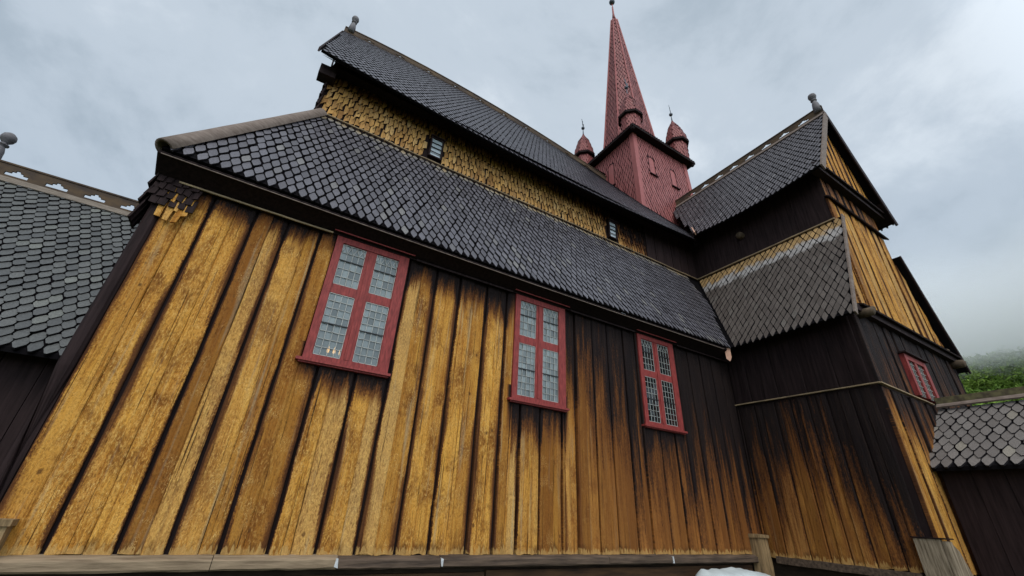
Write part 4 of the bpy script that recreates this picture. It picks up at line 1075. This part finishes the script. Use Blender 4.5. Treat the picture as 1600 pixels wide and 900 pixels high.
mb.box(12.87, 12.95, -5.35, YT - .08, -GZ, .95); mb.add([(10.33, -5.35, -GZ), (12.87, -5.35, -GZ), (12.87, -5.35, .95), (PXR, -5.35, 2.05), (10.33, -5.35, .95)], [(0, 1, 2, 3, 4)])
mb.build('porch_wall', M['tar2'], church, label='tar-black wall of the porch')

# ---- chancel wing at the left
CYE, CZE, CYR, CZR = 1.5, 1.39, 3.85, 4.62
DL = math.hypot(CYR - CYE, CZR - CZE); DS = (CZR - CZE) / (CYR - CYE)
def PD(u, v, h, s=1):
    t = v / DL; y = CYE + (CYR - CYE) * t; z = CZE + (CZR - CZE) * t
    y -= h * DS / math.hypot(1, DS); z += h / math.hypot(1, DS)
    return (u, y, z) if s == 1 else (u, 2 * CYR - y, z)
for s in (1, -1):
    mb = MB(); q = [PD(-5.3, 0, 0, s), PD(-1.65, 0, 0, s), PD(-1.65, DL, 0, s), PD(-5.3, DL, 0, s)]; q += [Vector(k) - Vector((0, 0, .06)) for k in q]
    mb.add(q, [(0, 1, 2, 3), (7, 6, 5, 4), (0, 4, 5, 1), (0, 3, 7, 4)], 2)
    shingles(mb, lambda u, v, h: PD(u, v, h, s), 3.7, DL, .14, .16, lambda u, v: -5.3 < u < -1.7, u0=-5.25, v0=-.05, lift=.034, thick=.03, tw=.10, deep=.55, gap=.14)
    cr = mb.build('chancel_roof', [M['sh_chancel'], M['sh_edge'], M['under']], church, label='lower green-grey shingled roof at the left edge' if s == 1 else 'far slope of the left wing roof')
    if s == 1:
        mb = MB(); crest(mb, (-5.35, CYR, CZR + .05), (1, 0, 0), 3.75, h=.25, pitch=.53, first=.62); mb.build('ridge_crest', M['crest'], cr)
        mb = MB(); mb.slab((-5.35, CYR - .13, CZR - .10), (-1.65, CYR - .13, CZR - .10), (-1.65, CYR, CZR + .07), (-5.35, CYR, CZR + .07), .025)
        mb.build('ridge_board', M['greywood'], cr); finial(cr, (-5.13, CYR, CZR + .25), .9)
mb = MB()
mb.box(-5.1, XW, 1.85, 1.95, -GZ, 1.7)
for k in range(9): mb.box(-5.1 + k * .39, -5.1 + k * .39 + .38, 1.82 - .006 * (k % 2), 1.85, -GZ, 1.7)
mb.box(-5.1, -5.0, 1.95, 5.8, -GZ, 1.7); mb.add([(-5.08, 1.85, 1.7), (-5.08, 5.85, 1.7), (-5.08, CYR, CZR)], [(0, 1, 2)])
mb.build('chancel_wall', M['tar2'], church, label='black wall of the left wing')
mb = MB(); mb.box(XW - .02, XW + .08, .1, 7.6, -GZ, 3.5); mb.box(XW - .045, XW - .02, .1, 1.8, -GZ, 3.45); mb.build('aisle_wall', M['tar2'], church, label='west end wall of the church')
# closing walls on the far side, so that the inside is dark
mb = MB(); mb.box(XW, 14.1, 7.6, 7.7, -GZ, 3.5); mb.box(-.5, 12.9, 6.68, 6.78, 3.5, 7.9); mb.box(12.8, 12.9, YC, 6.7, 3.5, 7.9)
mb.box(XW, XL, .12, 7.6, ZB - .2, ZB - .1)
mb.build('inner_wall', M['tar2'], church)
mb = MB(); mb.quad((XW, 7.7, 3.4), (14.1, 7.7, 3.4), (14.1, 6.7, 6.33), (XW, 6.7, 6.33)); mb.build('far_aisle_roof', M['sh_nave'], church)

# ---- tower
TX, TY, TH = 11.20, 3.83, 1.56
tower = empty('tower', (TX, TY, GZ + 9), church); tower['label'] = 'red shingled square tower with four corner turrets and a tall spire'
ZT0, ZT1 = 9.0, 13.45
def Pface(k):
    # outward normals: 0 -Y, 1 -X, 2 +Y, 3 +X
    def P(u, v, h):
        z = ZT0 + v; bt = TH + .10 * (1 - v / 4.45)
        a = {0: (TX + u, TY - bt - h), 1: (TX - bt - h, TY - u), 2: (TX - u, TY + bt + h), 3: (TX + bt + h, TY + u)}[k]
        return (a[0], a[1], z)
    return P
NI = {0: ((-.72, 11.62, 12.56), (.52, 11.62, 12.56)), 1: ((.30, 11.55, 12.75),), 2: ((0, 11.7, 12.5),), 3: ((0, 11.7, 12.5),)}
mb = MB()
for k in range(4):
    P = Pface(k)
    mb.add([P(-1.66, 0, 0), P(1.66, 0, 0), P(1.56, 4.45, 0), P(-1.56, 4.45, 0)], [(0, 1, 2, 3)], 2)
    def cl_(u, v, k=k):
        if abs(u) > TH - .10 + .1 * (1 - v / 4.45): return False
        for (c, z0, z1) in NI[k]:
            if abs(u - c) < .17 and z0 - ZT0 - .08 < v < z1 - ZT0 - .03: return False
        return True
    shingles(mb, P, 3.4, 4.4, .150, .185, cl_, tw=.06, lift=.018, thick=.018, gap=.20, deep=.9, u0=-1.62, ln=1.95, jit=.004)
mb.build('tower_wall', [M['sh_tower'], M['sh_tedge'], M['t_under']], tower)
for (sx_, sy_) in ((-1, -1), (1, -1), (-1, 1), (1, 1)):
    mb = MB(); b0, b1 = TH + .10, TH
    def cp(o_, h0, z, b): return (TX + sx_ * (b - o_ * 0 + h0), TY + sy_ * (b + h0), z)
    for ax in (0, 1):
        pts = []
        for z, b in ((ZT0, b0), (ZT1, b1)):
            for o_ in (0, .17):
                for h0 in (-.01, .035):
                    p = [TX + sx_ * (b + h0), TY + sy_ * (b + h0)] if o_ == 0 else ([TX + sx_ * (b - o_), TY + sy_ * (b + h0)] if ax == 0 else [TX + sx_ * (b + h0), TY + sy_ * (b - o_)])
                    pts.append((p[0], p[1], z))
        mb.add(pts, [(1, 3, 7, 5), (0, 4, 6, 2), (3, 2, 6, 7), (4, 5, 7, 6), (0, 2, 3, 1), (0, 1, 5, 4)])
    mb.build('corner_board', M['redtower'], tower)
for k in range(4):
    P = Pface(k)
    for (c, z0, z1) in NI[k]:
        mb = MB(); hw_ = .155; arc = [(hw_ * math.cos(t), z1 - hw_ + hw_ * 1.0 * math.sin(t)) for t in [math.pi * i / 8 for i in range(9)]]
        prof = [(-hw_, z0), (hw_, z0)] + arc
        fr = [P(c + a, z - ZT0, .012) for a, z in prof]; mb.add(fr, [tuple(range(len(fr)))], 0)
        big = [(a * 1.12, z0 + (z - z0) * 1.02) for a, z in prof]
        n = len(prof); o1 = [P(c + a, z - ZT0, .028) for a, z in prof]; o2 = [P(c + a, z - ZT0, .028) for a, z in big]
        mb.add(fr + o1 + o2 + [P(c + a, z - ZT0, -.01) for a, z in big], [(i + q * n, (i + 1) % n + q * n, (i + 1) % n + (q + 1) * n, i + (q + 1) * n) for q in range(3) for i in range(n)], 1)
        mb.bar(P(c - .22, z0 - ZT0 - .02, .05), P(c + .22, z0 - ZT0 - .02, .05), .07, .03, (0, 0, 1), 1)
        mb.build('blind_niche', [M['redtower'], M['sh_tedge']], tower)
# skirt roof with dark soffit
EH = 1.86; SZ = 13.42; SR, SB = 1.60, 14.15
mb = MB()
q4 = [(-EH, -EH), (EH, -EH), (EH, EH), (-EH, EH)]
p0 = [(TX + a, TY + b, SZ) for a, b in q4]; p1 = [(TX + a, TY + b, SZ + .11) for a, b in q4]; pin = [(TX + a * .8, TY + b * .8, SZ + .03) for a, b in q4]; p2 = [(TX + a * .72, TY + b * .72, SB) for a, b in q4]
mb.add(p0 + p1 + pin + p2, [(i, (i + 1) % 4, 4 + (i + 1) % 4, 4 + i) for i in range(4)] + [(i, 8 + i, 8 + (i + 1) % 4, (i + 1) % 4) for i in range(4)] + [(8, 11, 10, 9)], 0)
mb.add(p1 + p2, [(i, (i + 1) % 4, 4 + (i + 1) % 4, 4 + i) for i in range(4)], 1)
for (a, b) in q4: mb.sphere((TX + a * .95, TY + b * .95, SZ - .03), .085, 8, 0)
sk = mb.build('skirt_roof', [M['tar'], M['t_under']], tower)
mb = MB()
for k in range(4):
    def P(u, v, h, k=k):
        t = v / .9; e = EH * (1 - .28 * t); z = SZ + .11 + (SB - SZ - .11) * t + h * .6; e += h * .6
        return {0: (TX + u, TY - e, z), 1: (TX - e, TY - u, z), 2: (TX - u, TY + e, z), 3: (TX + e, TY + u, z)}[k]
    shingles(mb, P, 3.9, .85, .125, .14, lambda u, v: abs(u) < EH * (1 - .28 * v / .9), hw=.45, lift=.022, thick=.014, u0=-EH, v0=-.04)
mb.build('skirt_shingles', [M['sh_spire'], M['sh_tedge']], sk)
# spire
SPZ = [(13.95, 1.28), (15.0, 1.15), (25.0, .165)]
def spr(z):
    for (a, ra), (b, rb) in zip(SPZ, SPZ[1:]):
        if z <= b: return ra + (rb - ra) * (z - a) / (b - a)
    return SPZ[-1][1]
mb = MB(); n = 8
for k in range(8):
    th = math.pi / 4 * k; t0 = th - math.pi / 8; t1 = th + math.pi / 8
    for (za, ra), (zb, rb) in zip(SPZ, SPZ[1:]):
        mb.add([(TX + ra * math.cos(t0), TY + ra * math.sin(t0), za), (TX + ra * math.cos(t1), TY + ra * math.sin(t1), za), (TX + rb * math.cos(t1), TY + rb * math.sin(t1), zb), (TX + rb * math.cos(t0), TY + rb * math.sin(t0), zb)], [(0, 1, 2, 3)], 2)
    ca, sa = math.cos(th), math.sin(th)
    def P(u, v, h):
        z = 13.95 + v; r = spr(z) * math.cos(math.pi / 8) + h
        return (TX + r * ca - u * sa, TY + r * sa + u * ca, z + h * .14)
    shingles(mb, P, 1.5, 11.0, .150, .190, lambda u, v: abs(u) < spr(13.95 + v) * math.sin(math.pi / 8) - .03, tw=.06, lift=.018, thick=.016, gap=.22, deep=.9, u0=-.675, ln=1.95, jit=.003)
mb.add([(TX + .17 * math.cos(a), TY + .17 * math.sin(a), 25.0) for a in [math.pi / 4 * k + math.pi / 8 for k in range(8)]] + [(TX, TY, 25.5)], [(k, (k + 1) % 8, 8) for k in range(8)], 2)
sp = mb.build('spire', [M['sh_spire'], M['sh_tedge'], M['t_under']], tower)
mb = MB(); mb.lathe((TX, TY, 0), [(.10, 25.2), (.055, 25.7), (.045, 26.4), (.02, 26.5), (.02, 26.75)], 10, 0); mb.sphere((TX, TY, 26.95), .17, 12, 1); mb.lathe((TX, TY, 0), [(.015, 27.1), (.012, 27.7)], 6, 1)
mb.build('spire_rod', [M['redtower'], M['metal']], sp, True)
mb = MB()
for k in range(8):
    t = math.pi / 4 * k + math.pi / 8; pts = [(TX + (r + .012) * math.cos(t), TY + (r + .012) * math.sin(t), z) for z, r in SPZ]
    mb.tube(pts, .042, 6)
mb.build('hip_roll', M['redtower'], sp)
# turrets
TI = 1.44
for i, (sx_, sy_) in enumerate(((-1, -1), (1, -1), (-1, 1), (1, 1))):
    cx, cy = TX + sx_ * TI, TY + sy_ * TI; R1 = .39; zb, ze = 13.5, (14.38 if i == 0 else 14.62)
    mb = MB()
    mb.lathe((cx, cy, 0), [(R1, zb), (R1, ze)], 8, 2, math.pi / 8)
    for k in range(8):
        th = math.pi / 4 * k; ca, sa = math.cos(th), math.sin(th)
        def P(u, v, h): r = R1 * math.cos(math.pi / 8) + h; return (cx + r * ca - u * sa, cy + r * sa + u * ca, zb + v)
        shingles(mb, P, .34, 1.05, .10, .14, lambda u, v: abs(u) < .16, hw=.44, lift=.022, thick=.016, u0=-.15, jit=.003, ln=1.95)
    tr = mb.build('turret', [M['sh_tower'], M['sh_tedge'], M['dullred']], tower)
    mb = MB(); prof = [(.40, ze - .04), (.52, ze - .02), (.52, ze + .05), (.48, ze + .12), (.42, ze + .50), (.27, ze + 1.02), (.07, ze + 1.50), (.02, ze + 1.66)]
    mb.lathe((cx, cy, 0), prof[:4], 8, 3, math.pi / 8); mb.lathe((cx, cy, 0), prof[3:], 8, 2, math.pi / 8)
    def pr_(z):
        for (ra, a), (rb, b) in zip(prof[2:], prof[3:]):
            if a <= z <= b: return ra + (rb - ra) * (z - a) / (b - a)
        return .05
    for k in range(8):
        th = math.pi / 4 * k; ca, sa = math.cos(th), math.sin(th)
        def P(u, v, h): z = ze + .06 + v; r = pr_(z) * math.cos(math.pi / 8) + h; return (cx + r * ca - u * sa, cy + r * sa + u * ca, z)
        shingles(mb, P, .56, 1.45, .10, .13, lambda u, v: abs(u) < pr_(ze + .06 + v) * .38, hw=.44, lift=.02, thick=.012, u0=-.25, jit=.003, ln=1.9)
    mb.build('turret_roof', [M['sh_spire'], M['sh_tedge'], M['dullred'], M['tar']], tr)
    mb = MB(); zt = ze + 1.55
    mb.lathe((cx, cy, 0), [(.035, zt), (.018, zt + .35), (.012, zt + .4), (.012, zt + 1.0)], 6, 0); mb.sphere((cx, cy, zt + .50), .085, 10, 0)
    # weathercock: flat bird on the rod
    a = math.radians(200 + 8 * i); dx, dy = math.cos(a), math.sin(a); zz = zt + .78
    out = [(-.22, .02), (-.12, .0), (-.05, -.05), (.06, -.05), (.13, .02), (.17, .12), (.23, .12), (.18, .17), (.12, .19), (.08, .10), (-.02, .06), (-.10, .10), (-.17, .20), (-.25, .22), (-.19, .12)]
    P2 = [(cx + dx * u + dy * e, cy + dy * u - dx * e, zz + v) for e in (-.006, .006) for u, v in out]; n = len(out)
    mb.add(P2, [tuple(range(n)), tuple(range(n, 2 * n))[::-1]] + [(q, n + q, n + (q + 1) % n, (q + 1) % n) for q in range(n)], 0)
    mb.bar((cx - dx * .12, cy - dy * .12, zt + .66), (cx + dx * .12, cy + dy * .12, zt + .66), .012, .02)
    mb.build('weather_vane', M['metal'], tr)

# ================================================================ LOOSE THINGS
# candle stand behind the first window, one behind the third
def candles(x, y, z, n, label, sp=.075):
    e = empty('candle_holder', (x, y, z + GZ)); tag(e, label, 'candles')
    mb = MB(); mb.lathe((x, y, z), [(.07, 0), (.07, .012), (.012, .03), (.012, .11)], 12); mb.bar((x - sp * (n - 1) / 2 - .02, y, z + .11), (x + sp * (n - 1) / 2 + .02, y, z + .11), .015, .012)
    mb.build('stand', M['brass'], e, True)
    for i in range(n):
        xx = x + sp * (i - (n - 1) / 2)
        mb = MB(); mb.lathe((xx, y, z + .116), [(.011, 0), (.011, .09)], 8); c = mb.build('candle', M['wax'], e, True)
        mb = MB(); mb.lathe((xx, y, z + .207), [(.002, 0), (.014, .015), (.017, .035), (.010, .07), (.001, .10)], 8); mb.build('flame', M['flame'], c, True)
    return e
mb = MB(); mb.box(.40, 1.25, .14, .42, 1.44, 1.48); ws = mb.build('window_shelf', M['lath'], church)
mb = MB(); mb.box(6.2, 7.1, .14, .42, 1.44, 1.48); ws = mb.build('window_shelf', M['lath'], church)
candles(.66, .22, 1.482, 3, 'lit candles glowing behind the lower left pane of the largest-looking window')
candles(6.93, .20, 1.482, 2, 'small lit candles behind the dark panes of the window nearest the transept', .05)

# white tarpaulin over a stack of boards by the foundation
mb = MB()
for k in range(5): mb.box(6.75, 8.3, -.62 + .0, -.24, -GZ + .02 + k * .16, -GZ + .16 + k * .16, 0, .01)
tag(mb.build('board_stack', M['sillwood']), 'brown boards stacked under the white tarpaulin at the foot of the wall', 'stack')
mb = MB(); nx, ny = 40, 10; pts = []; random.seed(3)
from mathutils import noise as mnoise
for i in range(nx + 1):
    for j in range(ny + 1):
        u, v = i / nx, j / ny; x = 6.70 + 1.72 * u
        prof = [(-.68, -1.25), (-.66, -.95), (-.60, -.80), (-.50, -.76), (-.40, -.74), (-.33, -.73), (-.27, -.735), (-.22, -.76), (-.20, -.85), (-.19, -1.0), (-.19, -1.2)][j]
        nn = mnoise.noise(Vector((x * 3, v * 5, 0))) * .035 + mnoise.noise(Vector((x * 9, v * 11, 2))) * .018
        drop = -.07 * max(0, (u - .62)) / .38 - .10 * max(0, (.06 - u)) / .06 - .12 * max(0, u - .95) / .05
        pts.append((x, prof[0] + nn * .6, prof[1] + nn + drop + .04))
mb.add(pts, [(i * (ny + 1) + j, (i + 1) * (ny + 1) + j, (i + 1) * (ny + 1) + j + 1, i * (ny + 1) + j + 1) for i in range(nx) for j in range(ny)])
tag(mb.build('tarpaulin', M['white'], None, True), 'crumpled white tarpaulin at the foot of the wall beside the inner corner post', 'tarpaulin')
